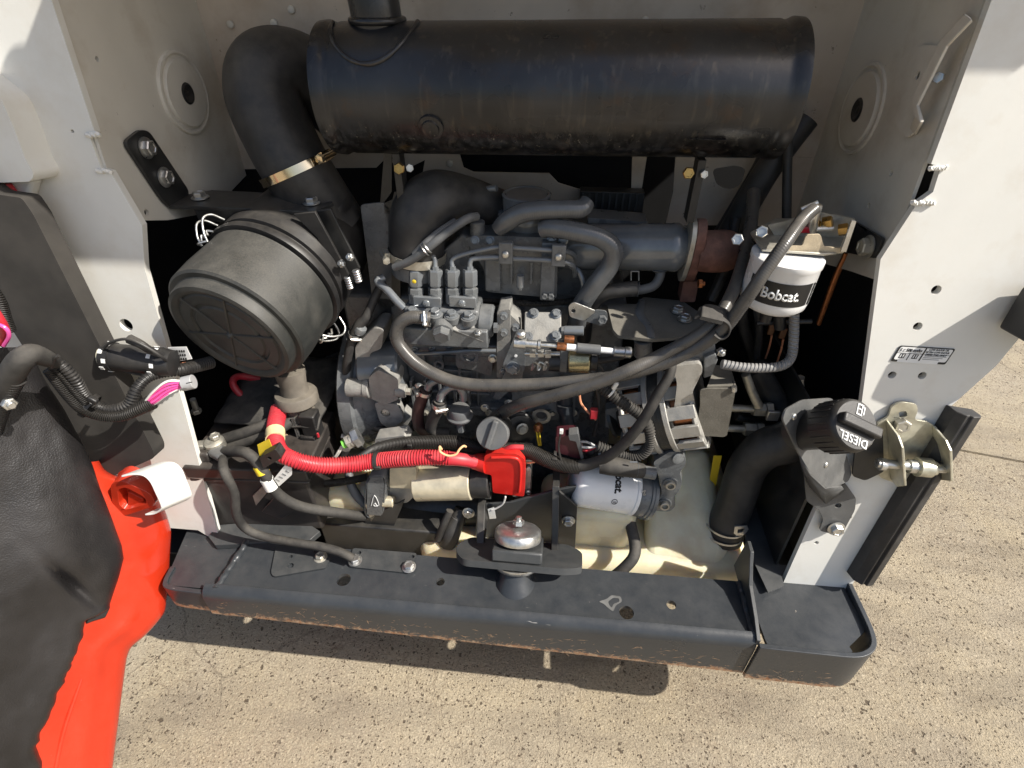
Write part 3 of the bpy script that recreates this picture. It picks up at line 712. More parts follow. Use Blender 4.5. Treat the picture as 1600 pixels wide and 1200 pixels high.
# white latch catch and its red cup
lt = thing('latch_catch', 'bright white folded latch catch below the black foam strip', 'latch')
Y0 = .045
fe = [T(x, y, Y0) for x, y in ((190, 746), (206, 743), (222, 744), (233, 752), (241, 768), (249, 786), (250, 794), (240, 801), (226, 803))]
wv = T(258, 724, Y0 + .045) - T(206, 743, Y0)
part('shell', bend(spline(fe, 4), wv, .0035), 'white_plastic', lt, smooth=50, bevel=.001)
part('end_wall', plate([p + wv * .97 for p in fe], wv * .03), 'white_plastic', lt, smooth=30)
wn_ = wv.cross(fe[5] - fe[4]).normalized()
if wn_.dot(EYE - fe[4]) < 0: wn_ = -wn_
c = fe[4].lerp(fe[5], .3) + wv * .55 + wn_ * .0006; eu = (fe[5] - fe[4]).normalized(); ew = wv.normalized()
for a in (90, 215, 325):
    d = ew * math.cos(R(a)) - eu * math.sin(R(a)); n_ = wn_.cross(d)
    part('mark', plate([c, c + d * .006 + n_ * .0022, c + d * .013, c + d * .006 - n_ * .0022], wn_ * .0006), 'black_print', lt, smooth=0)
cup = thing('latch_cup', 'red moulded latch cup inside the white catch', 'latch')
oc = rounded([T(x, y, Y0 + .012) for x, y in ((172, 757), (188, 750), (236, 772), (244, 790), (192, 807), (176, 795))], .012)
ic = rounded([T(x, y, Y0 + .012) for x, y in ((184, 765), (196, 761), (226, 777), (230, 787), (196, 797), (186, 789))], .009)
part('rim', plate(oc, V((.004, .03, .008)), [ic]), 'red_paint', cup, smooth=50, bevel=.003, seg=3)
part('pocket', plate([p + V((0, .022, .006)) for p in oc], V((.001, .006, 0))), 'red_paint', cup, smooth=40, bevel=.003)
part('tongue', plate(rounded([T(x, y, Y0 + .02) for x, y in ((200, 768), (224, 780), (226, 788), (200, 792))], .004), V((.002, .016, .004))), 'red_paint', cup, bevel=.003)

part('dark_block', box((-.275, .29, .265), (.30, .20, .09)), 'black_paint', body, bevel=.004)  # black block added where the left part of the tank lies in shade
part('paint_drip', plate(rounded([TZ(x, y, ZB + .0003) for x, y in ((935, 940), (948, 936), (955, 930), (970, 932), (972, 940), (962, 946), (958, 956), (950, 950), (944, 944))], .004), V((0, 0, .0004)), [rounded([TZ(x, y, ZB + .0003) for x, y in ((950, 940), (958, 934), (967, 935), (968, 940), (958, 944), (956, 950), (952, 946))], .003)]), 'frame_scuff', body, smooth=0)

def scratches(x0, x1, y, zlo, n, seed, nm='scratches'):
    rnd = random.Random(seed); bm = NB()
    for i in range(n):
        x = rnd.uniform(x0, x1); zb = .2417 - .037 * x + zlo
        z = zb + .003 + .055 * rnd.random() ** 2.6; L = .003 + .020 * rnd.random() ** 3; a = rnd.gauss(0, .5); wd = rnd.uniform(.0003, .0009)
        d = V((math.cos(a), 0, math.sin(a))); n_ = V((-d.z, 0, d.x)) * wd; p = V((x, y, z))
        if p.z + abs(d.z) * L > ZB - .016: continue
        vs = [bm.verts.new(q_) for q_ in (p, p + d * L * .5 - n_, p + d * L, p + d * L * .4 + n_)]; bm.faces.new(vs)
    part(nm, bm, 'bare_scratch', body, smooth=0)
scratches(-.56, .44, -.0086, 0, 420, 3)
scratches(.47, .60, -.0176, 0, 60, 4)
# ================================================================ exhaust and intake
def cpx(x0, y0, x1, y1, Y, r, n=24, ch=0, Y2=None, r2=None, bm=None):
    a = T(x0, y0, Y); b = T(x1, y1, Y if Y2 is None else Y2)
    return cyl(a, b, r * mp(a), n, bm=bm, r2=(r2 or r) * mp(b), ch=ch)
mf = thing('muffler', 'long black stained steel muffler lying across the top of the bay', 'muffler')
MC = V((.043, .39, 1.133)); ML = .343; MR = .0895; MX = V((1, 0, .012)).normalized()
pr = [(-ML + .006, .03), (-ML - .002, .055), (-ML, MR - .012), (-ML + .004, MR + .0015), (-ML + .016, MR + .0025), (-ML + .022, MR - .0005), (-ML + .03, MR - .002), (-ML + .034, MR),
      (ML - .034, MR), (ML - .03, MR - .002), (ML - .022, MR - .0005), (ML - .016, MR + .0025), (ML - .004, MR + .0015), (ML, MR - .012), (ML + .002, .055), (ML - .006, .03)]
mshell = part('shell', lathe(pr, MC, MX, 72), 'muffler_steel', mf, smooth=40)
sp = V((MC.x - .255, MC.y, MC.z + MR - .03))
part('stack_pipe', tube([sp, sp + V((-.002, 0, .05)), sp + V((-.012, .01, .12)), sp + V((-.02, .05, .2))], .036, n=28), 'muffler_steel', mf)
def onm(x, a, off=0): return V((MC.x + x, MC.y - math.sin(a) * (MR + off), MC.z + MX.z * x + math.cos(a) * (MR + off)))
P = []
for k in range(29):
    th = math.pi * k / 28; P.append(onm(-.255 - .062 * math.cos(th), R(8) + R(52) * math.sin(th), 0))
part('saddle_weld', tube(P, [.0032 + random.uniform(-.0007, .0007) for _ in P], n=8, res=2), 'muffler_steel', mshell, smooth=70)
P = [sp + V((.037 * math.cos(2 * math.pi * k / 24), .037 * math.sin(2 * math.pi * k / 24), .028)) for k in range(25)]
part('pipe_weld', tube(P, .005, n=8, res=2), 'muffler_steel', mshell, smooth=70)
c = onm(-.17, R(112)); n_ = (c - V((c.x, MC.y, c.z * 0 + MC.z - .002))).normalized()
part('drain_plug', lathe([(-.004, .019), (.003, .018), (.004, .013), (.007, .012), (.008, .006)], c, V((0, -math.sin(R(112)), math.cos(R(112)))), 24), 'muffler_steel', mshell)
part('name_strip', tube([onm(.20, R(122), .0005), onm(.25, R(122), .0005)], .004, n=8, flat=(.3, 1)), 'muffler_steel', mshell)
for x, y in ((612, 240), (1092, 250)):
    a = T(x, y, .37)
    part('bracket', plate([a, a + V((.012, 0, 0)), a + V((.012, 0, -.10)), a + V((0, 0, -.10))], V((0, .03, 0))), 'black_paint', mf, bevel=.001)
for (x, y), (x2, y2) in (((625, 263), (640, 262)), ((1075, 270), (1098, 272))):
    bolt(T(x, y, .36), (0, -1, .2), .008, mf, 'brass', 'hex'); bolt(T(x2, y2, .37), (.3, -1, .2), .006, mf, 'zinc', 'hex')
for x, z in ((600, 231), (618, 231)): pass
# big intake hose from behind the muffler down to the air cleaner
ih = thing('intake_hose', 'thick black rubber intake hose bending down left of the muffler', 'hose')
part('tube', hose([(540, 175, .55), (478, 120, .52), (425, 110, .47), (412, 150, .44), (440, 220, .42), (471, 276, .41), (520, 350, .43)], [50, 56, 58, 57, 55, 53, 50], n=40, res=10), 'rubber', ih)
a = T(463, 263, .413); b = T(478, 290, .411)
band(a, b - a, 58.5 * mp(a), .014, ih, 'gold_band', screw=V((1, -.25, .55)), sc=1.5)
# air cleaner
ac = thing('air_cleaner', 'round dusty black plastic air cleaner canister with spoked end cover', 'air cleaner')
AF = T(358, 526, .175); AB = T(482, 378, .42); AD = (AB - AF).normalized(); s_ = mp(AF)
ra = .104; rb = .117
cover_ = part('cover', lathe([(.004, .01), (.004, ra * .55), (.0065, ra * .58), (.0065, ra * .62), (.0035, ra * .65), (.0035, ra * .80), (.0055, ra * .82), (.0055, ra * .84), (.002, ra * .87), (.0, ra * .93), (.002, ra * .985), (.006, ra), (.019, ra * 1.005), (.0205, ra * 1.02), (.0215, rb * .97), (.025, rb * 1.0), (.060, rb * 1.01), (.125, rb * .985), (.128, rb * .99)], AF, AD, 72), 'cleaner_plastic', ac, smooth=32)
part('body', lathe([(.120, rb * .93), (.131, rb * .95), (.133, rb * 1.035), (.139, rb * 1.05), (.145, rb * 1.035), (.147, rb * .97), (.153, rb * .97), (.155, rb * 1.02), (.175, rb * 1.03), (.177, rb * 1.0), (.23, rb * .98), (.30, rb * .92), (.31, rb * .8)], AF, AD, 72), 'black_plastic', ac, smooth=50)
_, au, av = frame(AD, V((0, 0, 1)))
bm = NB()
for k in range(6):
    an = R(60 * k + 22); d = au * math.cos(an) + av * math.sin(an)
    tube([AF + AD * .004 + d * .003, AF + AD * .0035 + d * ra * .86], .0022, n=6, straight=True, bm=bm)
part('spokes', bm, 'cleaner_plastic', cover_, smooth=50)
part('hub', lathe([(.0, .002), (-.002, .003), (.004, .007)], AF, AD, 16), 'cleaner_plastic', cover_)
def clip(an, nm='wire_clip'):
    d = au * math.cos(an) + av * math.sin(an); t = AD.cross(d); b = AF + AD * .133 + d * rb * 1.02
    bm = NB()
    for sg in (-1, 1):
        P = [b - AD * .03 + t * .010 * sg - d * .002, b - AD * .022 + t * .012 * sg + d * .012, b - AD * .004 + t * .012 * sg + d * .026, b + AD * .012 + t * .013 * sg + d * .022, b + AD * .022 + t * .013 * sg + d * .004]
        tube(P, .0019, n=8, bm=bm)
        tube([b - AD * .022 + t * .012 * sg + d * .004, b - AD * .016 + t * .010 * sg + d * .010, b - AD * .012 + t * .016 * sg + d * .003], .0019, n=8, bm=bm)
    tube([b - AD * .03 + t * .011 - d * .001, b - AD * .037 + t * .004 + d * .004, b - AD * .037 - t * .004 + d * .004, b - AD * .03 - t * .011 - d * .001], .0019, n=8, bm=bm)
    part(nm, bm, 'zinc', ac, smooth=60)
pA = T(340, 368, .29) - AF; pB = T(512, 505, .31) - AF
for p in (pA, pB): clip(math.atan2(p.dot(av), p.dot(au)))
# dust valve under the canister
a = T(452, 578, .30); b = T(456, 648, .30)
part('dust_valve', lathe([(0, .030), (.035, .026), (.05, .028), (.052, .040), (.056, .0425), (.074, .0425), (.078, .039), (.080, .028), (.115, .031), (.118, .028)], a, V((.03, -.1, -1)), 28), 'valve_rubber', ac, smooth=40)
part('outlet_neck', tube([AF + AD * .26, T(512, 330, .42), T(497, 312, .42)], .05, n=28), 'black_plastic', ac)
# bracket that carries it
ab = thing('cleaner_bracket', 'black bent steel bracket bolted to the left wall above the air cleaner', 'bracket')
tb = rounded([TX(x, y, XL + .001) for x, y in ((189, 222), (214, 202), (228, 205), (292, 300), (284, 324), (262, 326), (246, 308))], .012)
tab_ = part('tab', plate(tb, V((.006, 0, 0))), 'black_paint', ab, bevel=.001)
zt = TX(276, 312, XL + .001).z
sh = [TX(262, 321, XL + .003), TX(290, 297, XL + .003), TZ(330, 297, zt), TZ(508, 305, zt), TZ(521, 317, zt), TZ(492, 331, zt), TZ(300, 322, zt)]
for p in sh: p.z = zt
shelf_ = part('shelf', plate(sh, V((0, 0, -.006))), 'black_paint', ab, bevel=.001)
fl = [TZ(300, 322, zt), TZ(492, 331, zt)]
part('shelf_flange', plate([fl[0] + V((0, .002, -.006)), fl[1] + V((0, .002, -.006)), fl[1] + V((0, .004, -.034)), fl[0] + V((0, .004, -.026))], V((0, .004, 0))), 'black_paint', ab)
for x, y in ((228, 231), (257, 277)): bolt(TX(x, y, XL + .008), (1, 0, 0), .0105, tab_, 'zinc', 'flange')
for x, y in ((313, 309), (487, 317)): bolt(TZ(x, y, zt + .002), (0, 0, 1), .0095, shelf_, 'zinc', 'flange')
lg = [T(x, y, .33) for x, y in ((478, 333), (516, 326), (562, 420), (545, 440), (528, 436), (508, 380))]
part('leg', plate(lg, V((0, .006, 0))), 'black_paint', ab, bevel=.001)
lg = [T(x, y, .31) for x, y in ((458, 335), (492, 331), (548, 436), (524, 440), (496, 372))]
part('leg', plate(lg, V((0, .006, 0))), 'black_plastic', ab, bevel=.001)
for k in range(7):
    x = 330 + k * 19; part('rib', pbox(x, 334, x + 3, 352, .335, .05), 'black_plastic', ab)
part('saddle', pbox(318, 330, 470, 356, .36, .04), 'black_plastic', ab, bevel=.003)
for x, y in ((536, 412), (549, 402)):
    bolt(T(x, y, .30), (-.4, -1, .5), .006, ab, 'zinc', 'nut')
    bm = NB()
    for k in range(5): lathe([(k * .0045, .006), (k * .0045 + .0025, .007), (k * .0045 + .004, .006)], T(x + 12, y + 38, .31), V((-.1, 0, 1)), 14, bm=bm)
    part('spring', bm, 'zinc', ab)

# ================================================================ engine
en = thing('diesel_engine', 'grey painted diesel engine filling the middle of the bay', 'engine')
EP = 'engine_paint'
part('block', pbox(575, 470, 955, 800, .40, .22), EP, en, bevel=.006)
part('crankcase', pbox(640, 560, 930, 640, .365, .05), EP, en, bevel=.004)
part('block_rail', pbox(636, 538, 800, 556, .335, .06), EP, en, bevel=.003)
part('block_rail', pbox(640, 638, 905, 652, .345, .06), EP, en, bevel=.003)
for x in (664, 690, 717, 744): part('rib', pbox(x, 552, x + 4, 640, .350, .03), EP, en, bevel=.001)
for y in (578, 612): part('rib', pbox(642, y, 765, y + 3, .351, .03), EP, en, bevel=.001)
part('boss', cpx(733, 556, 733, 556, .335, 14) if False else lathe([(0, .0175), (0, .012), (.006, .011), (.006, .001)], T(733, 557, .333), V((0, 1, 0)), 28, caps=False), EP, en, smooth=40)
part('boss_ring', lathe([(.02, .019), (0, .0185), (-.001, .016), (0, .0135)], T(733, 557, .334), V((0, 1, 0)), 28, caps=False), 'engine_gloss', en, smooth=40)
part('boss_pad', plate(rounded([T(x, y, .338) for x, y in ((712, 538), (760, 538), (770, 560), (768, 590), (745, 580), (712, 575))], .01), V((0, .03, 0))), EP, en, bevel=.002)
part('eyelet', lathe([(0, .011), (-.004, .0105), (-.004, .006), (.01, .005)], T(686, 569, .342), V((0, 1, 0)), 20, caps=False), EP, en)
part('eyelet_stem', tube([T(688, 577, .346), T(692, 590, .346), T(697, 604, .35)], .005, n=8), EP, en)
# bell housing on the left
bh = T(600, 600, .43)
bell_ = part('bell_housing', lathe([(0, .16), (.004, .165), (.03, .165), (.034, .155), (.05, .150)], bh + V((-.055, .02, 0)), V((1, 0, 0)), 48), EP, en, smooth=40)
part('bell_cone', lathe([(.0, .15), (.05, .125), (.075, .12)], bh + V((-.007, .02, 0)), V((1, 0, 0)), 48), EP, en, smooth=40)
for a in (200, 225, 250, 275):
    bolt(bh + V((-.058, .02 + .155 * math.cos(R(a)), .155 * math.sin(R(a)))), (-1, 0, 0), .007, bell_, 'zinc')
part('cover_drum', cpx(572, 575, 634, 573, .36, 42, 40, ch=.004), 'engine_gloss', en)
part('cover_lip', lathe([(0, .052), (.006, .054), (.010, .054), (.012, .048)], T(574, 575, .36), T(634, 573, .36) - T(574, 575, .36), 40), EP, en, smooth=40)
part('side_casting', plate(rounded([T(x, y, .33) for x, y in ((555, 540), (585, 512), (600, 515), (596, 545), (578, 552), (575, 590), (556, 592))], .008), V((0, .06, 0))), 'cast_grey', en, bevel=.004)
part('side_boss', cpx(543, 605, 574, 606, .305, 15, 28, ch=.002), 'cast_grey', en)
part('side_boss', cpx(570, 606, 580, 606, .305, 16.5, 28, ch=.002), 'cast_grey', en)
part('side_valve', plate(rounded([T(x, y, .295) for x, y in ((576, 590), (590, 578), (622, 592), (622, 625), (600, 633), (578, 622))], .006), V((0, .045, 0))), 'cast_grey', en, bevel=.005)
part('side_plug', cpx(618, 609, 635, 611, .305, 11, 24, ch=.002), 'cast_grey', en)
part('side_plug_tip', cpx(634, 611, 642, 612, .305, 6, 6), 'zinc_dull', en)
fl = rounded([T(x, y, .30) for x, y in ((584, 628), (622, 632), (632, 655), (612, 672), (594, 662))], .012)
part('side_flange', plate(fl, V((0, .02, 0)), [(T(602, 646, .30), .010)]), 'cast_grey', en, bevel=.002)
part('side_flange_plug', lathe([(.004, .0095), (.002, .006), (.002, .001)], T(602, 646, .30), V((0, 1, 0)), 24, caps=False), 'zinc_dull', en)
part('side_web', plate([T(x, y, .31) for x, y in ((632, 640), (645, 652), (620, 690), (606, 690), (606, 676))], V((0, .02, 0))), 'cast_grey', en, bevel=.002)
# cylinder head, manifold and cover
part('cylinder_head', pbox(640, 400, 960, 470, .44, .14), EP, en, bevel=.006)
part('head_gasket', pbox(645, 468, 955, 474, .435, .12), 'black_paint', en)
mi = T(755, 400, .385)
part('inlet_manifold', plate(rounded([T(x, y, .385) for x, y in ((725, 372), (760, 368), (872, 372), (870, 466), (760, 456), (756, 420))], .006), V((0, .08, 0))), EP, en, bevel=.004)
for x0, x1 in ((757, 782), (845, 866)): part('manifold_pillar', pbox(x0, 405, x1, 456, .372, .03), EP, en, bevel=.003)
part('manifold_web', plate([T(x, y, .39) for x, y in ((648, 430), (720, 368), (735, 372), (735, 450), (690, 450))], V((0, .05, 0))), EP, en, bevel=.003)
part('manifold_stud', cpx(813, 448, 813, 430, .365, 6, 16), 'engine_gloss', en)
part('manifold_stud', cpx(813, 452, 813, 446, .365, 4, 6), 'engine_gloss', en)
for x in (797, 828): part('manifold_rib', pbox(x, 410, x + 4, 444, .375, .02), EP, en, bevel=.001)
part('manifold_post', cpx(746, 392, 746, 345, .40, 12, 24, ch=.002), EP, en)
part('rocker_cover', pbox(730, 352, 955, 405, .47, .10), EP, en, bevel=.01)
part('bracket_post', pbox(845, 380, 868, 470, .368, .02), EP, en, bevel=.002)
for x in (851, 861): bolt(T(x, 462, .366), (0, -1, 0), .005, en, EP, 'hex')
# filler neck with flared rim
nk = T(822, 345, .44); k_ = mp(nk)
part('filler_neck', lathe([(0, 34 * k_), (.018, 34 * k_), (.020, 43 * k_), (.026, 45 * k_), (.031, 43 * k_), (.033, 37 * k_), (.036, 36 * k_), (.058, 37 * k_), (.061, 38 * k_), (.063, 36 * k_), (.063, 33 * k_), (.061, 31 * k_), (.061, .001)], nk - V((0, 0, .012)), V((0, 0, 1)), 40, caps=False), 'engine_gloss', en, smooth=40)
part('vent_pipe', hose([(776, 294, .44), (760, 296, .445), (748, 306, .45), (744, 318, .46)], 5, n=12), 'engine_gloss', en)
# governor and gear case right of the pump
part('gear_flange', plate(rounded([T(x, y, .325) for x, y in ((777, 486), (797, 483), (798, 560), (792, 590), (776, 590))], .004), V((0, .05, 0))), 'cast_grey', en, bevel=.002)
part('gear_flange', plate(rounded([T(x, y, .333) for x, y in ((796, 490), (812, 506), (812, 570), (800, 590), (796, 590))], .003), V((0, .05, 0))), 'cast_grey', en, bevel=.002)
gt = [T(x, y, .30) for x, y in ((818, 534), (876, 535), (877, 487), (820, 487))]
gv = [T(818, 533, .30), T(877, 535, .30), T(877, 488, .345), T(820, 487, .345)]
gcov = part('governor_cover', plate(gv, V((0, .006, -.004))), 'cast_grey', en, bevel=.002)
part('governor_box', pbox(818, 534, 877, 575, .303, .06), EP, en, bevel=.003)
nrm = (gv[1] - gv[0]).cross(gv[3] - gv[0]).normalized()
for x, y, Yv in ((834, 490, .343), (869, 491, .343), (825, 527, .305), (868, 525, .307)): bolt(T(x, y, Yv) + nrm * .002, nrm, .0062, gcov, 'engine_gloss')
part('governor_nut', cpx(877, 517, 882, 517, .32, 8, 6), EP, en)
part('governor_stop', cpx(881, 517, 912, 517, .32, 8, 24, ch=.001), 'engine_gloss', en)
part('lever', plate(rounded([T(x, y, .295) for x, y in ((808, 516), (822, 522), (820, 580), (806, 588), (790, 582), (785, 570))], .008), V((0, .004, 0))), EP, en, bevel=.001)
bolt(T(801, 575, .293), (0, -1, .1), .009, en, 'engine_gloss', 'flange')
part('lever_slot', lathe([(0, .003), (.001, .0028)], T(806, 556, .2935), V((0, -1, 0)), 8), 'white_print', en)
# lower block and sump
part('sump', pbox(600, 770, 985, 845, .34, .2), 'black_paint', en, bevel=.01)
part('sump_rail', pbox(640, 775, 760, 792, .31, .05), EP, en, bevel=.003)
for x in (662, 690, 720): part('sump_boss', lathe([(0, .011), (-.004, .010), (-.004, .005), (.01, .004)], T(x, 783, .308), V((0, 1, 0)), 20, caps=False), EP, en)
part('pump_casting', plate(rounded([T(x, y, .31) for x, y in ((903, 795), (985, 800), (988, 812), (982, 822), (905, 825))], .006), V((0, .06, 0)), [(T(966, 810, .31), .007)]), EP, en, bevel=.003)
for x in (912, 930, 948): part('casting_rib', pbox(x, 796, x + 4, 822, .304, .02), EP, en, bevel=.001)

# ---------------------------------------------------------------- injection pump
ip = thing('injection_pump', 'grey cast injection pump with four upright line fittings on the engine', 'fuel pump')
part('pump_body', pbox(620, 515, 762, 542, .30, .08), EP, ip, bevel=.003)
pv = [T(x, y, .30) for x, y in ((700, 530), (757, 537), (760, 518), (700, 514))]
part('pump_step', plate([T(700, 514, .298), T(757, 536, .298), T(762, 518, .315), T(757, 500, .325), T(705, 490, .325)], V((0, .03, -.006))), 'cast_grey', ip, bevel=.003)
part('pump_block', pbox(632, 484, 748, 512, .315, .06), EP, ip, bevel=.005)
part('pump_drum', cpx(748, 500, 772, 502, .34, 26, 32, ch=.004), EP, ip)
part('pump_drum', cpx(622, 520, 636, 520, .31, 8, 6), 'zinc_dull', ip)
for x, y in ((645, 488), (680, 490), (706, 493), (732, 495)):
    p = T(x, y, .312); part('boss', lathe([(-.012, .0145), (0, .0145), (.001, .0125)], p, V((0, -.15, 1)), 20), EP, ip)
    bolt(p + V((0, 0, .001)), (0, -.15, 1), .0078, ip, 'engine_gloss', 'flange')
bolt(T(747, 522, .298), (0, -.5, 1), .0065, ip, 'zinc', 'nut')
FX = (650, 681, 708, 735)
for i, x in enumerate(FX):
    b = T(x, 466, .335); t_ = T(x - 1, 416, .345); ax = (t_ - b); L = ax.length
    part('fitting', lathe([(-.008, .0135), (.010, .0135), (.011, .0135)], b, ax, 20), EP, ip)
    part('lock_nut', lathe([(.010, .0140), (.019, .0140), (.0205, .0125)], b, ax, 6), EP, ip, smooth=25)
    part('fitting_neck', lathe([(.020, .009), (.024, .009)], b, ax, 20), 'engine_gloss', ip)
    part('union_nut', lathe([(.024, .0125), (.026, .0133), (L * .86, .0133), (L * .90, .0120), (L * .90, .0065), (L * 1.0, .006)], b, ax, 6), 'engine_gloss', ip, smooth=25)
part('paint_mark', lathe([(0, .004), (.0006, .003)], T(647, 440, .3255), V((0, -1, 0)), 12), 'yellow_tape', ip)
for x0, x1 in ((645, 689), (701, 744)):
    part('clamp_plate', plate([T(x0, 464, .318), T(x1, 467, .318), T(x1, 482, .318), T(x0 + 1, 479, .318)], V((0, .008, 0))), 'engine_gloss', ip, bevel=.001)
    bolt(T((x0 + x1) / 2 - 1, 474, .317), (0, -1, .2), .0062, ip, 'engine_gloss', 'pan')
p = T(691, 519, .292)
part('banjo_bolt', lathe([(0, .0165), (.012, .0165), (.014, .014)], p, V((.05, -.85, -.25)), 6), EP, ip, smooth=25)
part('banjo_seat', lathe([(-.016, .019), (-.001, .019), (0, .017)], p, V((.05, -.85, -.25)), 28), EP, ip)
# steel lines
lines = (('left outer', [(650, 418, .345), (649, 404, .35), (652, 392, .36), (672, 372, .38), (700, 352, .40)]),
         ('left inner', [(680, 418, .345), (679, 405, .35), (672, 396, .355)]),
         ('third', [(707, 418, .345), (706, 408, .35), (712, 402, .352), (730, 396, .355), (778, 386, .36), (800, 387, .36), (862, 391, .36), (885, 393, .37), (898, 400, .385), (901, 415, .40)]),
         ('fourth', [(734, 418, .345), (735, 409, .347), (742, 404, .35), (778, 402, .357), (800, 404, .357), (862, 407, .357), (884, 410, .362), (896, 417, .37), (898, 430, .39)]))
desc = ('thin steel fuel line from the leftmost pump fitting', 'short thin steel fuel line from the second pump fitting', 'upper long steel fuel line from the third pump fitting', 'lower long steel fuel line from the fourth pump fitting')
for (nm, pts), d in zip(lines, desc):
    tag(part('fuel_line', hose(pts, 4.1, n=12), 'engine_gloss'), d, 'fuel line', 'steel injection lines')
for x, y, d in ((790, 398, 'left of the two grey clamp plates holding the steel fuel lines'), (873, 402, 'right of the two grey clamp plates holding the steel fuel lines')):
    lc = thing('line_clamp', d, 'clamp', 'fuel line clamp plates')
    part('plate', pbox(x - 11, y - 18, x + 11, y + 15, .348, .012), 'engine_paint', lc, bevel=.0015)
    bolt(T(x, y, .347), (0, -1, 0), .0058, lc, 'zinc', 'pan', name='screw')
# return hoses by the elbow
rh = thing('return_hose', 'pair of slim grey hoses with a wire clip below the intake elbow', 'hose')
part('tube', hose([(616, 418, .335), (640, 408, .33), (668, 388, .328), (700, 362, .34), (730, 342, .36), (745, 338, .38)], [6, 6.5, 7, 7, 7, 6.5], n=14), 'grey_plastic', rh)
part('tube', hose([(648, 398, .332), (670, 376, .335), (690, 360, .35), (712, 346, .37)], 6, n=14), 'grey_plastic', rh)
bm = NB()
for o_ in (0, 4): lathe([(-.0016, .0105), (0, .0118), (.0016, .0105)], T(664 + o_, 391 - o_, .329), T(700, 362, .34) - T(668, 388, .328), 18, bm=bm, caps=False)
part('wire_clip', bm, 'zinc', rh)
rr = thing('overflow_hose', 'bent dark tube reaching from the pump towards the mounting plate', 'hose')
part('tube', hose([(632, 482, .325), (620, 470, .33), (604, 452, .34), (590, 440, .35), (600, 434, .36)], 6.5, n=14), 'engine_gloss', rr)

# ---------------------------------------------------------------- intake elbow, exhaust cooler tube
el = thing('intake_elbow', 'fat dark grey intake elbow with a pale clamp at its foot', 'elbow')
part('tube', hose([(652, 405, .385), (652, 372, .385), (658, 338, .392), (682, 314, .41), (725, 312, .44), (775, 325, .47), (815, 340, .49)], [42, 44, 47, 46, 36, 30, 28], n=40, res=10), 'rubber', el)
a = T(652, 396, .385); b = T(652, 376, .385)
band(a, b - a, 44.5 * mp(a), .016, el, 'zinc_dull', screw=V((-1, -.55, 0)), sc=1.3)
part('collar', cyl(T(652, 425, .385), T(652, 396, .385), 40 * mp(a), 36), 'engine_paint', el)
mpz = thing('mounting_plate', 'dark grey upright sheet plate left of the intake elbow', 'plate')
part('sheet', plate(rounded([T(x, y, .40) for x, y in ((563, 320), (600, 316), (612, 330), (612, 498), (586, 500), (582, 470))], .006), V((0, .004, 0))), 'engine_paint', mpz, bevel=.001)
part('flange', plate([T(x, y, .40) for x, y in ((600, 318), (613, 312), (616, 300), (622, 300), (626, 470), (612, 480))], V((0, .004, 0))), 'black_paint', mpz)
part('tab', plate([T(x, y, .40) for x, y in ((600, 240), (612, 240), (612, 300), (600, 316), (594, 318))], V((0, .004, 0))), 'black_paint', mpz)
ex = thing('exhaust_cooler', 'grey painted steel cylinder running to a rusty cast flange', 'exhaust')
a = T(840, 385, .44); b = T(1062, 387, .40); L = (b - a).length; r0 = 37 * mp(b)
part('cylinder', lathe([(0, r0 * .9), (.01, r0), (L - .016, r0), (L - .014, r0 * 1.02), (L - .004, r0 * 1.02), (L + .004, r0 * .9), (L + .016, r0 * .72)], a, b - a, 48), 'engine_gloss', ex, smooth=40)
part('top_plate', plate([T(x, y, .45) for x, y in ((918, 340), (1012, 348), (1012, 356), (918, 350))], V((0, .05, .0))), EP, ex, bevel=.002)
fp = rounded([T(x, y, .37) for x, y in ((1064, 338), (1078, 340), (1084, 380), (1078, 430), (1072, 446), (1056, 446), (1062, 400), (1070, 380))], .004)
ax = V((1, .05, 0)).normalized(); fc = T(1070, 392, .385)
ring = []
for k in range(40):
    an = 2 * math.pi * k / 40; rr_ = .036 + .024 * abs(math.sin(an - .25)) ** 3
    ring.append(fc + V((0, math.cos(an) * rr_ * .85, math.sin(an) * rr_)))
part('flange_plate', plate(ring, ax * .008), 'zinc_dull', ex, smooth=30, bevel=.0008)
rfl = part('rusty_flange', plate([p + ax * .0085 for p in ring], ax * .016), 'rusty_iron', ex, smooth=40, bevel=.003)
part('rusty_elbow', tube([fc + ax * .02, fc + ax * .05, fc + V((.075, .03, -.01)), fc + V((.085, .09, -.03))], [.034, .036, .036, .034], n=28), 'rusty_iron', ex)
part('rusty_foot', plate(rounded([T(x, y, .40) for x, y in ((1068, 440), (1092, 440), (1086, 472), (1062, 472))], .004), V((0, .03, 0))), 'rusty_iron', ex, bevel=.003)
bolt(fc + V((.026, -.030, -.046)), ax, .007, rfl, 'copper', 'nut')
part('pipe', hose([(1031, 420, .385), (1031, 432, .38), (1022, 446, .375), (1005, 452, .372), (985, 453, .37)], 7.5, n=16), 'grey_plastic', ex)
part('pipe_flare', lathe([(0, .018), (.003, .016), (.008, .009)], T(1030, 418, .39), V((0, 0, -1)), 20), 'engine_gloss', ex)
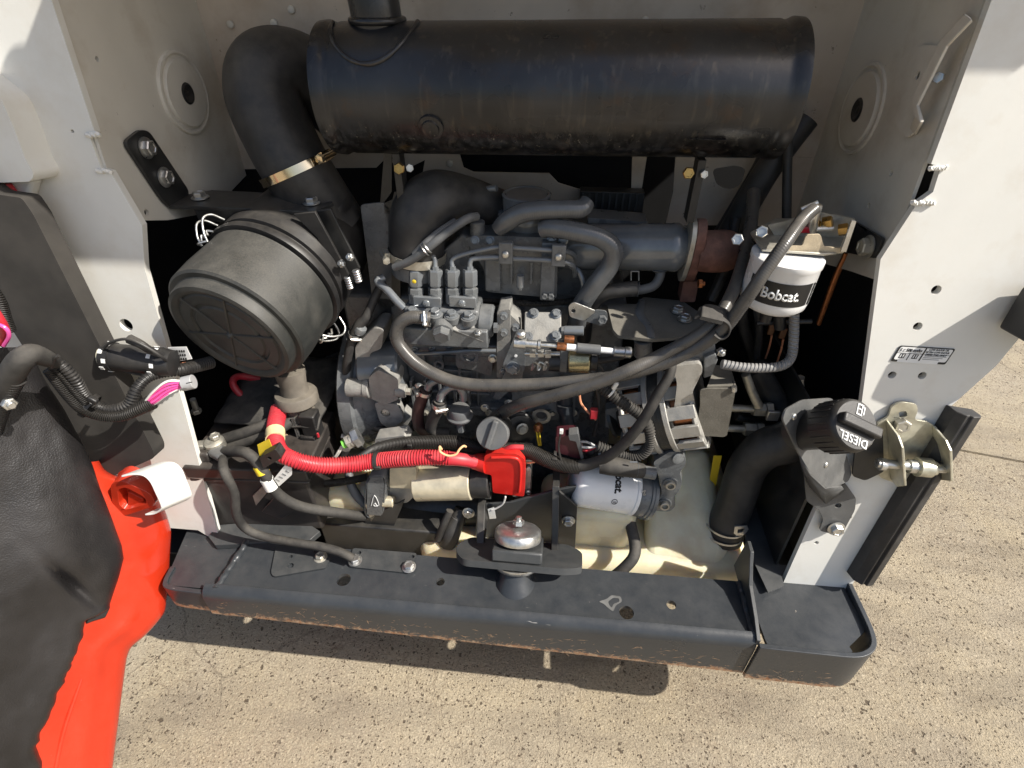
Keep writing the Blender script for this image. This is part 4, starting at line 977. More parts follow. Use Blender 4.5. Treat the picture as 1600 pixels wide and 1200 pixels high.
# wrapped coolant hoses
h1 = tag(part('coolant_hose', hose([(778, 358, .38), (792, 346, .375), (815, 333, .37), (845, 328, .37), (880, 327, .37), (908, 326, .375), (918, 316, .385)], [12, 15, 15, 14.5, 14, 14, 13], n=24, res=8), 'wrapped_hose'), 'upper spiral wrapped grey hose just below the filler neck', 'hose')
h2 = tag(part('coolant_hose', hose([(846, 358, .37), (862, 356, .365), (900, 362, .36), (938, 372, .36), (958, 390, .36), (953, 415, .36), (930, 445, .36), (908, 478, .365), (900, 510, .38)], [13, 14.5, 15, 15, 15.5, 15, 15, 15, 15], n=24, res=8), 'wrapped_hose'), 'lower spiral wrapped grey hose looping down beside the exhaust cylinder', 'hose')
h3 = thing('bypass_hose', 'smooth grey rubber hose with wire clamp under the exhaust cylinder', 'hose')
part('tube', hose([(996, 451, .371), (970, 453, .37), (945, 458, .37), (926, 475, .375), (916, 500, .385), (912, 530, .40)], [12, 12, 11.5, 11, 11, 11], n=20), 'rubber', h3)
bm = NB()
for o_ in (-1, 1): lathe([(-.001, .0130), (0, .0142), (.001, .0130)], T(993 + o_ * 4, 452, .371), V((1, -.05, 0)), 20, bm=bm, caps=False)
for s_ in ((986, 424), (998, 424)): tube([T(s_[0], s_[1], .355), T(s_[0], 438, .355)], .0012, n=6, bm=bm)
tube([T(986, 424, .355), T(998, 424, .355)], .0012, n=6, bm=bm)
part('wire_clamp', bm, 'engine_gloss', h3)
hc = thing('hose_saddle', 'bare grey steel saddle clip round the two coolant hoses', 'clip')
part('strap', plate(rounded([T(x, y, .335) for x, y in ((888, 478), (896, 472), (932, 486), (912, 502), (890, 495))], .006), V((0, .003, 0)), [(T(896, 486, .335), .004)]), 'zinc', hc, bevel=.001)
part('foot', plate(rounded([T(x, y, .337) for x, y in ((930, 484), (948, 486), (950, 500), (942, 510), (914, 502))], .006), V((0, .003, 0))), EP, hc, bevel=.001)
bolt(T(941, 498, .335), (0, -1, .1), .0075, hc, EP, 'hex')
# ================================================================ right side: fuel filter, alternator, filler
ff = thing('fuel_filter', 'white fuel filter canister with black name band hanging by the right wall', 'filter')
ft = T(1232, 396, .27); FR = 52.5 * mp(ft)
FB = T(1230, 478, .27); FA = (ft - FB).normalized(); FA = V((.02, .0, 1)).normalized(); FL = .087
can_ = part('can', lathe([(0, FR * .72), (.003, FR * .86), (.010, FR * .97), (.02, FR), (FL - .012, FR), (FL - .010, FR * 1.03), (FL - .002, FR * 1.03), (FL, FR * .95)], ft - FA * FL, FA, 56), 'white_can', ff, smooth=40)
fcen = ft - FA * (FL * .52); fdir = V((-.10, -1, 0)).normalized()
bm = NB(); tt = FA.cross(fdir); N = 20; rows = []
for k in range(N + 1):
    an = R(-66 + 112 * k / N); d = fdir * math.cos(an) + tt * math.sin(an)
    rows.append((bm.verts.new(fcen + d * (FR + .0006) - FA * .0185), bm.verts.new(fcen + d * (FR + .0006) + FA * .0185)))
for k in range(N): bm.faces.new((rows[k][0], rows[k + 1][0], rows[k + 1][1], rows[k][1]))
part('name_band', bm, 'black_print', can_)
text('Bobcat.', None or fcen, (1, 0, 0), (0, 0, 1), .0235, 'white_print', can_, bold=.03, sx=.80, wrap=(fcen - FA * .001, FA, FR + .0009, (fdir + tt * -.13).normalized()))
text('0000 01 00 0000', fcen, (1, 0, 0), (0, 0, 1), .005, 'black_print', ff, wrap=(fcen, FA, FR + .0006, (fdir * .45 + tt * .89).normalized())) if False else None
bm = NB()
for k in range(16):
    an = R(52); d = fdir * math.cos(an) + tt * math.sin(an); z = -.018 + k * .0023
    box(fcen + d * (FR + .0004) + FA * z, (.003, .003, random.choice((.0008, .0013))), bm=bm)
part('small_print', bm, 'black_print', can_, smooth=0)
part('drain', lathe([(0, .012), (-.012, .012), (-.014, .009), (-.03, .009)], ft - FA * (FL - .001), FA, 20), 'black_plastic', ff)
fh = thing('filter_head', 'zinc plated filter bracket with brass fittings on the right wall', 'bracket')
hz = ft.z + .004
hp = [TZ(x, y, hz) for x, y in ((1172, 366), (1210, 345), (1318, 343), (1326, 352), (1308, 398), (1288, 400), (1190, 393))]
part('plate', plate(hp, V((0, 0, .004))), 'zinc_dull', fh, bevel=.001)
part('dusty_front', plate(rounded([T(x, y, .262) for x, y in ((1216, 396), (1218, 386), (1254, 384), (1260, 367), (1282, 366), (1288, 386), (1322, 388), (1318, 396))], .004), V((0, .003, 0))), 'tan_dust', fh, bevel=.0008)
part('back_plate', plate([T(x, y, .32) for x, y in ((1200, 352), (1283, 332), (1336, 342), (1322, 392), (1225, 392))], V((0, .004, 0))), 'zinc_dull', fh)
wb = rounded([T(x, y, .262) for x, y in ((1290, 348), (1337, 345), (1385, 372), (1372, 404), (1325, 394), (1328, 352))], .006)
part('wall_tab', plate(rounded([TX(x, y, XR - .002) for x, y in ((1337, 345), (1384, 373), (1371, 404), (1318, 393), (1322, 350))], .006), V((-.004, 0, 0))), 'black_paint', fh, bevel=.001)
part('tab_edge', plate([T(x, y, .254) for x, y in ((1331, 345), (1338, 346), (1322, 394), (1314, 393))], V((0, .003, 0))), 'zinc', fh)
bolt(TX(1357, 386, XR - .007), (-1, 0, 0), .0115, fh, 'zinc_dull', 'flange')
for x, y, m_ in ((1270, 352, 'brass'), (1287, 345, 'brass'), (1312, 356, 'brass')):
    p = T(x, y, .30); part('fitting', lathe([(0, .009), (.012, .009), (.013, .007)], p - V((0, 0, .004)), V((.6, -.3, .3)), 6), m_, fh, smooth=25)
part('stud', lathe([(0, .005), (.03, .005)], T(1300, 357, .295), V((-1, -.2, 0)), 12), 'zinc', fh)
part('red_cap', box(T(1258, 358, .29), (.016, .01, .010)), 'red_plastic', fh, bevel=.002)
part('banjo', tube([T(1268, 362, .292), T(1272, 340, .285), T(1276, 322, .28)], .0075, n=14), 'zinc', fh)
part('hose_wing', tube([T(1252, 327, .275), T(1278, 316, .275)], .003, n=8), 'zinc', fh)
for x, y in ((1190, 362), (1152, 374)): bolt(T(x, y, .30), (-.3, -1, .4), .008, fh, 'zinc', 'hex')
# copper rod behind the filter
tag(part('copper_rod', tube([T(1322, 395, .36), T(1303, 440, .37), T(1279, 506, .39)], [.004, .0055, .0045], n=10), 'copper'), 'thin copper coloured pipe hanging behind the white fuel filter', 'pipe')
# long fuel hoses
LA = thing('fuel_hose', 'long ribbed grey fuel hose sweeping from filter head to injection pump', 'hose')
part('tube', hose([(1272, 326, .275), (1252, 345, .255), (1224, 384, .215), (1190, 432, .20), (1160, 476, .20), (1128, 516, .205), (1085, 545, .21), (1030, 570, .215), (960, 588, .22), (880, 598, .23), (800, 602, .24), (735, 601, .25), (690, 590, .258), (648, 566, .268), (622, 535, .28), (622, 510, .285), (642, 496, .288), (672, 498, .295)], 10.3, n=16, res=8), 'braided_hose', LA)
a = T(667, 498, .294); band(a, V((1, .05, .1)), 12 * mp(a), .009, LA, 'zinc', screw=V((.1, -.8, .6)), sc=.8)
LB = tag(part('fuel_hose', hose([(1178, 300, .50), (1172, 360, .42), (1158, 420, .32), (1140, 466, .255), (1118, 500, .225), (1085, 527, .215), (1030, 556, .215), (985, 577, .20), (930, 600, .20), (870, 617, .21), (815, 632, .23), (784, 646, .27), (762, 664, .31), (745, 690, .36)], 10, n=16, res=8), 'braided_hose'), 'second ribbed grey hose running just below the long fuel hose', 'hose')
HCp = thing('hose_clip', 'dark rubber lined clip clasping the two fuel hoses', 'clip')
c = T(1122, 508, .20)
part('strap', bend(spline([T(x, y, .19) for x, y in ((1085, 500), (1100, 495), (1128, 503), (1138, 512), (1136, 524), (1126, 530), (1116, 524))], 5), V((.012, .028, .004)), .003), 'rubber', HCp, smooth=50, bevel=.001)
part('strap_top', plate(rounded([T(x, y, .185) for x, y in ((1096, 494), (1130, 502), (1128, 508), (1092, 499))], .003), V((.004, .02, .006))), 'rubber_dusty', HCp, bevel=.001)
TH = tag(part('fuel_hose', hose([(1128, 569, .24), (1160, 574, .24), (1195, 575, .245), (1222, 571, .25), (1236, 558, .26), (1240, 530, .27), (1241, 490, .28)], 7.5, n=14), 'braided_light'), 'short pale braided hose below the white fuel filter', 'hose')
# hydraulic lines behind
for i, (pts, r, m_, d) in enumerate(((( (1234, 120, .52), (1232, 200, .50), (1230, 270, .48), (1229, 340, .46), (1228, 380, .45)), 7, 'rubber', 'black hose hanging straight down beside the right wall'),
        (((1212, 190, .56), (1190, 250, .55), (1150, 320, .54), (1120, 370, .54)), 9, 'rubber', 'black hose crossing behind the rusty flange'),
        (((1260, 185, .54), (1225, 230, .53), (1190, 280, .52), (1150, 350, .52), (1110, 420, .5)), 20, 'rubber', 'thick black hydraulic hose behind the exhaust flange'),
        (((1186, 400, .40), (1166, 450, .40), (1160, 500, .42), (1180, 560, .45)), 9, 'rubber', 'dark hose dropping left of the white fuel filter'),
        (((1178, 575, .38), (1200, 610, .37), (1222, 650, .35)), 20, 'rubber', 'fat black hose above the fuel filler hose'),
        (((1165, 585, .33), (1174, 610, .325), (1186, 635, .32)), 7, 'zinc_dull', 'short bent steel pipe right of the alternator cover'))):
    tag(part('hydraulic_hose' if m_ == 'rubber' else 'steel_pipe', hose(pts, r, n=16), m_), d, 'hose' if m_ == 'rubber' else 'pipe')
hy = thing('hydraulic_fitting', 'dull yellow steel fittings between alternator and filler neck', 'fitting')
for y, x0, x1 in ((637, 1145, 1176), (668, 1135, 1162)):
    part('pipe', cpx(x0 - 10, y, x1, y + 2, .33, 6, 16), 'zinc_dull', hy)
    part('nut', cpx(x1, y + 2, x1 + 18, y + 3, .33, 11, 6), 'zinc_dull', hy, smooth=20)
    part('nut', cpx(x1 + 20, y + 3, x1 + 30, y + 3, .33, 12, 6), 'zinc_dull', hy, smooth=20)
part('square_tab', pbox(1199, 644, 1218, 658, .30, .006), 'zinc', hy, bevel=.001)
part('hex_post', cpx(1249, 590, 1249, 604, .36, 8, 6), 'zinc', hy); part('post', cpx(1249, 604, 1249, 640, .36, 7, 14), 'black_plastic', hy)
# alternator bracket plate
bk = thing('alternator_bracket', 'flat dusty steel plate over the alternator', 'bracket')
bp = [T(948, 473, .345), T(996, 474, .345), T(1003, 466, .35), T(1064, 470, .345), T(1104, 505, .29), T(1020, 524, .27), T(962, 522, .275), T(956, 512, .29)]
zc = sum(p.z for p in bp) / len(bp)
bp = [TZ(x, y, .778) for x, y in ((948, 474), (995, 475), (1005, 464), (1066, 470), (1110, 500), (1100, 524), (1020, 530), (966, 524), (958, 515))]
abp = part('plate', plate(rounded(bp, .004), V((0, 0, -.006))), 'tan_grey' if 'tan_grey' in MAT else mat('tan_grey', (.13, .12, .10), .6, var=.2, dust=.6, dustcol=(.24, .22, .18), bump=.25, fine=.35), bk, smooth=20, bevel=.001)
part('crease', tube([TZ(x, y, .7785) for x, y in ((1003, 468), (1000, 490), (1014, 510), (1018, 528))], [.006, .008, .007, .006], n=8, flat=(.25, 1)), 'engine_paint', bk)
for x, y in ((1059, 486), (1070, 499)): bolt(TZ(x, y, .781), (0, 0, 1), .0085, abp, 'zinc', 'flange')
part('post', cpx(1005, 530, 1005, 556, .30, 14, 24, ch=.002), 'engine_paint', bk)
part('guard', plate([T(x, y, .26) for x, y in ((1040, 545), (1117, 532), (1120, 562), (1040, 572))], V((0, .006, 0))), 'engine_paint', bk, bevel=.002)
bolt(T(1124, 548, .26), (.4, -1, 0), .007, bk, 'zinc', 'nut')
# alternator
al = thing('alternator', 'alternator with pale cast end frames and red copper windings', 'alternator')
A0 = T(985, 645, .325); A1 = T(1098, 628, .30); AX = (A1 - A0); LAx = AX.length; ra_ = 67 * mp(A0)
part('stator', lathe([(.30 * LAx, ra_ * .97), (.32 * LAx, ra_), (.66 * LAx, ra_), (.68 * LAx, ra_ * .97)], A0, AX, 56), 'black_paint', al, smooth=30)
for k in range(7): part('lamination', lathe([(LAx * (.36 + .045 * k), ra_ * 1.004), (LAx * (.36 + .045 * k) + .0015, ra_ * 1.006), (LAx * (.36 + .045 * k) + .003, ra_ * 1.004)], A0, AX, 48), 'black_paint', al)
part('windings', lathe([(.02 * LAx, ra_ * .70), (.08 * LAx, ra_ * .86), (.36 * LAx, ra_ * .86)], A0, AX, 48), 'copper', al)
part('windings', lathe([(.62 * LAx, ra_ * .86), (.9 * LAx, ra_ * .86), (.94 * LAx, ra_ * .7)], A0, AX, 48), 'copper', al)
def cage(z0, z1, nm):
    a_, u_, v_ = frame(AX)
    bm = lathe([(z0, ra_ * .98), (z0, ra_ * 1.04), (z0 + .010, ra_ * 1.04), (z0 + .010, ra_ * .98)], A0, AX, 48, caps=False)
    lathe([(z1 - .012, ra_ * .90), (z1 - .010, ra_ * .98), (z1, ra_ * .94), (z1 + .002, ra_ * .55), (z1, .012), (z1 - .006, .012)], A0, AX, 48, bm=bm, caps=False)
    for k in range(16):
        an = 2 * math.pi * k / 16; d = u_ * math.cos(an) + v_ * math.sin(an); t_ = a_.cross(d)
        M3 = Matrix((a_, t_, d)).transposed()
        box(A0 + a_ * ((z0 + z1) / 2) + d * ra_ * .97, (abs(z1 - z0), .010, .010), M3, bm=bm)
    return part(nm, bm, 'cast_alu', al, smooth=30, bevel=.001)
cage(.31 * LAx, -.02 * LAx, 'drive_end_frame') if False else None
def cage2(z0, z1, nm):
    a_, u_, v_ = frame(AX); lo, hi = min(z0, z1), max(z0, z1)
    bm = lathe([(z0 - .005, ra_ * .97), (z0 - .005, ra_ * 1.05), (z0 + .005, ra_ * 1.05), (z0 + .005, ra_ * .97)], A0, AX, 48, caps=False)
    s = 1 if z1 > z0 else -1
    lathe([(z1 - .010 * s, ra_ * .92), (z1 - .006 * s, ra_ * .97), (z1, ra_ * .93), (z1 + .002 * s, ra_ * .5), (z1, ra_ * .2), (z1 - .006 * s, .01)], A0, AX, 48, bm=bm, caps=False)
    for k in range(14):
        an = 2 * math.pi * k / 14 + .2; d = u_ * math.cos(an) + v_ * math.sin(an); t_ = a_.cross(d)
        box(A0 + a_ * ((z0 + z1) / 2) + d * ra_ * .96, (hi - lo, .0245, .008), Matrix((a_, t_, d)).transposed(), bm=bm)
    return part(nm, bm, 'cast_alu', al, smooth=30, bevel=.0012)
cage2(.38 * LAx, .0, 'drive_end_frame'); cage2(.60 * LAx, .98 * LAx, 'rear_end_frame')
ear = rounded([T(x, y, .243) for x, y in ((1052, 572), (1094, 568), (1098, 580), (1082, 612), (1092, 660), (1078, 688), (1058, 690), (1052, 650), (1058, 600))], .006)
part('mount_ear', plate(ear, V((.006, .03, .0)), [rounded([T(x, y, .243) for x, y in ((1068, 640), (1082, 638), (1082, 648), (1068, 650))], .003)]), 'cast_alu', al, bevel=.003)
part('mount_ear', plate(rounded([T(x, y, .26) for x, y in ((968, 690), (1010, 672), (1030, 676), (1020, 692), (970, 700))], .006), V((.004, .03, 0))), 'cast_alu', al, bevel=.003)
part('mount_ear', plate(rounded([T(x, y, .26) for x, y in ((1036, 692), (1085, 676), (1072, 692), (1050, 700))], .005), V((.004, .03, 0))), 'cast_alu', al, bevel=.003)
part('pulley', lathe([(-.040, .030), (-.036, ra_ * .52), (-.030, ra_ * .5), (-.022, ra_ * .36), (-.016, ra_ * .5), (-.012, ra_ * .52), (-.004, .03)], A0, AX, 40), 'black_paint', al, smooth=30)
part('fan_shroud', plate(rounded([T(x, y, .30) for x, y in ((946, 640), (982, 630), (984, 664), (946, 668))], .004), V((0, .02, 0))), 'engine_paint', al, bevel=.002)
cv = thing('alternator_cover', 'plain grey folded sheet cover at the right of the alternator', 'cover')
part('front', plate(rounded([T(x, y, .235) for x, y in ((1094, 610), (1106, 607), (1150, 607), (1136, 680), (1131, 683), (1086, 681), (1094, 634))], .003), V((0, .003, 0))), 'tan_grey', cv, bevel=.0008)
tp = [T(1105, 604, .237), T(1146, 603, .237), T(1140, 574, .30), T(1118, 570, .30)]
part('top', plate(tp, V((0, 0, -.003))), 'tan_grey', cv)
sd = [T(1149, 607, .237), T(1150, 602, .239), T(1142, 575, .30), T(1136, 640, .33), T(1136, 680, .237)]
part('side', plate(sd, V((-.003, 0, 0))), 'tan_grey', cv)
part('fold', cpx(1147, 604, 1147, 611, .234, 4, 12), 'zinc', cv)
tag(part('support_bar', plate([T(x, y, .25) for x, y in ((1100, 560), (1118, 552), (1122, 562), (1112, 588), (1100, 592))], V((.0, .02, 0))), 'engine_paint', bevel=.002), 'small dark support bar above the grey alternator cover', 'bracket')
# corrugated wire conduit and cable by the alternator
cd_ = thing('alternator_conduit', 'black corrugated conduit looping below the alternator', 'conduit')
part('tube', hose([(938, 604, .27), (960, 620, .255), (985, 637, .245), (1004, 652, .24), (1015, 672, .235), (1016, 692, .235), (1004, 708, .235), (985, 714, .235), (960, 708, .235), (932, 697, .24)], 9.5, n=16, corr=(.0055, .17)), 'rubber_dusty', cd_)
for (x, y, Y_), m_ in (((958, 610, .257), 'white_plastic'), ((942, 700, .238), 'white_plastic')):
    part('tie', lathe([(-.002, .0115), (.002, .0115)], T(x - 3, y + 3, Y_ + .002), T(985, 637, .245) - T(958, 615, .257) if y < 650 else V((1, 0, -.2)), 20), m_, cd_)
part('tie_head', box(T(961, 603, .25), (.008, .006, .016), ry(20)), 'white_plastic', cd_, bevel=.002)
tag(part('charge_cable', hose([(1050, 562, .245), (1046, 586, .23), (1026, 620, .215), (1004, 658, .205), (976, 692, .205), (948, 714, .21), (915, 727, .22), (880, 728, .225)], [8, 8, 8.5, 8.5, 8.5, 8.5, 9, 9], n=14), 'rubber_dusty'), 'black cable arcing from the alternator top to the harness', 'cable')
# oil filter and its head
of_ = thing('oil_filter', 'white oil filter canister lying on its side behind the hoses', 'filter')
O0 = T(893, 752, .24); O1 = T(988, 768, .255); OX = O1 - O0; OL = OX.length; OR = 37 * mp(O0)
ocan = part('can', lathe([(0, OR * .6), (.003, OR * .82), (.010, OR * .95), (.02, OR), (OL - .010, OR), (OL - .008, OR * 1.04), (OL - .001, OR * 1.04), (OL, OR * .9)], O0, OX, 56), 'white_can', of_, smooth=40)
_, ou, ov = frame(OX)
td = (EYE - (O0 + O1) / 2); td = (td - OX.normalized() * td.dot(OX.normalized())).normalized()
oc_ = O0 + OX * .62; tx = OX.normalized().cross(td)
text('Bobcat.', oc_, None or (1, 0, 0), (0, 0, 1), .0235, 'black_print', ocan, bold=.035, sx=.86, wrap=(oc_, OX, OR + .0004, (td - tx * .45).normalized()))
text('Filtros\n6671057', oc_, (1, 0, 0), (0, 0, 1), .007, 'black_print', of_, wrap=(oc_ - OX.normalized() * .026, OX, OR + .0004, (td - tx * .35).normalized())) if False else None
bm = NB()
for k in range(14):
    for j in (0, 1):
        an = R(-62 + k * 2.4); d = td * math.cos(an) + tx * math.sin(an)
        box(oc_ - OX.normalized() * (.022 + j * .006) + d * (OR + .0002), (.0035, .0012, .0012), Matrix((OX.normalized(), tx, td)).transposed(), bm=bm)
part('small_print', bm, 'black_print', ocan, smooth=0)
d = (td * math.cos(R(32)) + tx * math.sin(R(32)))
part('round_mark', lathe([(0, .0062), (.0006, .0062), (.0006, .0050), (0, .0050)], oc_ + d * (OR + .0001) - OX.normalized() * .002, d, 28, caps=False), 'black_print', ocan)
for a0 in (-.002, 0, .002): part('mark_bar', box(oc_ + d * (OR + .0003) + OX.normalized() * (a0 - .002), (.0008, .006, .0008), Matrix((OX.normalized(), tx, td)).transposed()), 'black_print', ocan)
oh = thing('oil_cooler', 'grey cast oil cooler housing with socket screws right of the white filter', 'oil cooler')
part('drum', lathe([(0, OR * .98), (.006, OR * 1.02), (.020, OR * 1.02), (.021, OR * 1.08), (.026, OR * 1.08), (.027, OR * 1.12), (.034, OR * 1.12), (.036, OR * .9)], O1 + OX.normalized() * .001, OX, 48), EP, oh, smooth=40)
hpz = rounded([T(x, y, .232) for x, y in ((1020, 722), (1048, 705), (1070, 712), (1072, 726), (1062, 738), (1066, 756), (1060, 768), (1052, 778), (1056, 790), (1046, 800), (1022, 798), (1034, 770), (1030, 745))], .008)
ofl = part('flange', plate(hpz, V((.004, .03, .0))), EP, oh, bevel=.003)
for x, y in ((1047, 755), (1038, 787)):
    part('boss', lathe([(-.004, .0145), (.002, .0145), (.003, .0125)], T(x, y, .231), V((0, -1, 0)), 24), EP, oh)
    bolt(T(x, y, .229), (0, -1, .1), .010, ofl, 'zinc_dull', 'socket', name='screw')
part('ear', lathe([(-.006, .012), (.006, .012), (.007, .010)], T(1058, 714, .235), V((.3, -1, .2)), 20), EP, oh)
part('outlet', cpx(1000, 736, 1024, 740, .222, 10, 24, ch=.001), EP, oh)
part('cast_mark', tube([T(1003, 770, .2205), T(1008, 766, .2205), T(1005, 776, .2205), T(1009, 772, .2205)], .001, n=6), 'zinc', oh)
oe = thing('oil_hose', 'short dark rubber hose stub in front of the white oil filter', 'hose')
part('tube', hose([(938, 726, .215), (955, 728, .212), (975, 731, .212), (1003, 736, .22)], [14, 15, 14, 12], n=24), 'rubber_dusty', oe)
bm = NB()
for o_ in (-5, 5): lathe([(-.001, .0150), (0, .0162), (.001, .0150)], T(990 + o_, 734, .217), V((1, 0, -.06)), 24, bm=bm, caps=False)
tube([T(984, 722, .20), T(996, 722, .20)], .0015, n=6, bm=bm)
part('wire_clamp', bm, 'engine_gloss', oe)
# engine oil cooler pipe running down
pp = thing('water_pipe', 'dark blue grey rubber pipe dropping behind the fuel hoses', 'pipe')
part('tube', hose([(884, 595, .33), (884, 640, .325), (888, 665, .32), (903, 690, .315), (925, 705, .31)], 11, n=20), mat('blue_rubber', (.028, .034, .042), .45, var=.2, dust=.2), pp)
part('coupling', cpx(882, 630, 883, 641, .322, 13, 20), 'blue_rubber', pp)
# stop solenoid and linkage
sv = thing('stop_solenoid', 'small gold plated stop solenoid below the governor cover', 'solenoid')
part('coil', cpx(888, 560, 921, 561, .285, 22, 32, ch=.002), mat('gold_can', (.52, .45, .26), .3, metal=.8, var=.35, scale=25), sv)
part('mount', pbox(874, 545, 888, 582, .275, .03), EP, sv, bevel=.002)
part('end_cap', cpx(921, 561, 934, 562, .285, 18, 28, ch=.002), 'black_plastic', sv)
part('bellows', cpx(858, 565, 875, 566, .285, 15, 24), 'black_plastic', sv)
lk = thing('throttle_link', 'bright zinc rod linkage with copper ends across the governor', 'linkage')
for x0, x1, r, m_ in ((803, 822, 9, 'zinc'), (820, 840, 6.5, 'zinc'), (840, 845, 8.5, 'zinc'), (845, 872, 3.5, 'zinc'), (870, 885, 6.5, 'copper'), (885, 902, 5.5, 'white_print'), (901, 938, 8, 'grey_plastic'), (938, 960, 5, 'white_print'), (959, 976, 8, 'zinc'), (976, 986, 9, 'zinc')):
    f_ = lambda x: (x, 535 + (x - 803) * .088)
    (xa_, ya_), (xb_, yb_) = f_(x0), f_(x1)
    part('rod', cpx(xa_, ya_, xb_, yb_, .262, r, 18, ch=.0008), m_, lk)
part('ball_joint', lathe([(-.004, .006), (0, .0085), (.006, .0075), (.009, .004)], T(814, 523, .262), V((0, -.3, 1)), 18), 'zinc', lk)
for x, y in ((833, 552), (846, 552), (857, 553)): part('nut', cpx(x - 5, y, x + 4, y, .275, 7, 6), 'zinc', lk, smooth=20)
part('thread', cpx(820, 552, 875, 553, .275, 3.5, 12), 'zinc', lk)
part('torsion_spring', bm := tube([T(830 + 3.2 * k + 5 * math.cos(k * 2.1), 572 + 9 * math.sin(k * 2.1) * .8, .272 + .004 * (k % 2)) for k in range(10)], .0022, n=6, res=3), 'zinc', lk)
part('sensor', cpx(882, 530, 897, 531, .30, 6.5, 14), 'copper', lk)

# ---------------------------------------------------------------- fuel tank, filler, cap
tk = thing('fuel_tank', 'translucent yellowish plastic fuel tank low in the bay', 'tank')
part('tank_body', box((.155, .40, .235), (.72, .46, .09)), 'tank_plastic', tk, bevel=.03, seg=4)
tp = [(1012, 700), (1050, 690), (1095, 700), (1140, 830), (1115, 915), (1060, 908), (1010, 880)]
bm = NB(); rr_ = [[(1020, 700, .37), (1105, 700, .37), (1112, 700, .50), (1015, 700, .50)],
                  [(1010, 760, .31), (1120, 770, .31), (1130, 760, .50), (1005, 750, .50)],
                  [(1008, 830, .24), (1142, 842, .235), (1150, 800, .48), (1000, 800, .48)],
                  [(1005, 895, .17), (1122, 920, .150), (1140, 850, .45), (1000, 850, .45)]]
rings = [[bm.verts.new(T(*p)) for p in r_] for r_ in rr_]
for i in range(3):
    for k in range(4): bm.faces.new((rings[i][k], rings[i][(k + 1) % 4], rings[i + 1][(k + 1) % 4], rings[i + 1][k]))
bm.faces.new(rings[0]); bm.faces.new(rings[-1]); bmesh.ops.recalc_face_normals(bm, faces=bm.faces)
part('tank_shoulder', bm, 'tank_plastic', tk, smooth=50, bevel=.022, seg=5)
part('tank_hump', pbox(840, 800, 990, 900, .21, .12), 'tank_plastic', tk, bevel=.03, seg=4)
part('tank_end', pbox(505, 775, 600, 850, .22, .2), 'tank_plastic', tk, bevel=.03, seg=4)
part('sender_boss', lathe([(0, .03), (-.006, .026), (-.004, .012)], T(545, 828, .215), V((0, 1, -.2)), 28), 'tank_plastic', tk)
neck = T(1128, 838, .25)
fhh = thing('filler_hose', 'black rubber fuel filler hose bending down into the tank', 'hose')
part('tube', hose([(1268, 672, .26), (1232, 690, .27), (1195, 702, .275), (1168, 730, .275), (1152, 775, .27), (1136, 818, .262), (1130, 840, .255)], [34, 33, 31, 29, 28, 28, 28], n=40, res=8), 'rubber', fhh)
a = T(1134, 817, .262); b = T(1129, 835, .257)
for q_ in (.1, .75): band(a.lerp(b, q_), b - a, 29.5 * mp(a), .0045, fhh, 'zinc', name='clamp_wire')
part('clamp_link', plate(rounded([T(x, y, .225) for x, y in ((1148, 823), (1168, 822), (1170, 828), (1162, 836), (1146, 838))], .002), V((0, .003, 0)), [rounded([T(x, y, .225) for x, y in ((1153, 827), (1164, 826), (1160, 832), (1152, 833))], .001)]), 'zinc', fhh)
tag(part('yellow_label', plate([T(x, y, .33) for x, y in ((1115, 712), (1128, 712), (1118, 762), (1106, 768))], V((0, .001, 0))), 'yellow_tape', smooth=0), 'yellow warning label strip left of the filler hose', 'label')
# bracket with the neck
fb = thing('filler_bracket', 'grey sheet bracket holding the fuel filler neck', 'bracket')
FN = V((.62, -.72, .32)).normalized()
FP = T(1290, 680, .13)
def TF(x, y): return TP(x, y, FP, FN)
pl = rounded([TF(x, y) for x, y in ((1223, 655), (1228, 640), (1255, 625), (1300, 622), (1318, 650), (1322, 706), (1331, 740), (1326, 752), (1304, 762), (1290, 762), (1268, 742), (1248, 708))], .008)
fbm = mat('bracket_grey', (.085, .088, .09), .38, var=.15, dust=.35, dustcol=(.26, .24, .20), bump=.15)
part('face', plate(pl, -FN * .003), 'bracket_grey', fb, bevel=.0008)
dp = [TF(x, y) for x, y in ((1248, 708), (1268, 742), (1290, 762), (1316, 759))]
part('drop_flange', plate(dp + [dp[3] + V((-.01, .02, -.035)), dp[2] + V((-.012, .022, -.03)), dp[0] + V((-.02, .05, -.02))], V((.001, .003, 0))), 'bracket_grey', fb) if False else None
tb = [TF(1266, 742), TF(1290, 763), TF(1318, 757)]
lw = rounded([TU(x, y) + UPN * .012 for x, y in ((1252, 728), (1270, 748), (1292, 764), (1316, 748), (1333, 772), (1331, 790), (1314, 822), (1300, 828), (1276, 822), (1282, 805), (1276, 790), (1256, 776))], .006)
part('tab', plate(lw, -UPN * .004, [(TU(1305, 783) + UPN * .012, .0055)]), 'bracket_grey', fb, bevel=.0008)
sp_ = [TF(1252, 712), TF(1268, 742), TF(1290, 762), TF(1314, 758)]
lo_ = [TU(1252, 728) + UPN * .012, TU(1262, 752) + UPN * .012, TU(1285, 778) + UPN * .012, TU(1314, 758) + UPN * .012]
bm = NB(); u1 = [bm.verts.new(p) for p in sp_]; u2 = [bm.verts.new(p) for p in lo_]
for k in range(3): bm.faces.new((u1[k], u1[k + 1], u2[k + 1], u2[k]))
o = part('fold', bm, 'bracket_grey', fb, smooth=60); sdm = o.modifiers.new('th', 'SOLIDIFY'); sdm.thickness = .003
bolt(TU(1301, 817) + UPN * .014, UPN, .0095, fb, 'zinc', 'flange')
for x, y in ((1240, 651), (1290, 726)): bolt(TF(x, y) + FN * .0005, FN, .0045, fb, 'zinc', 'pan', name='rivet')
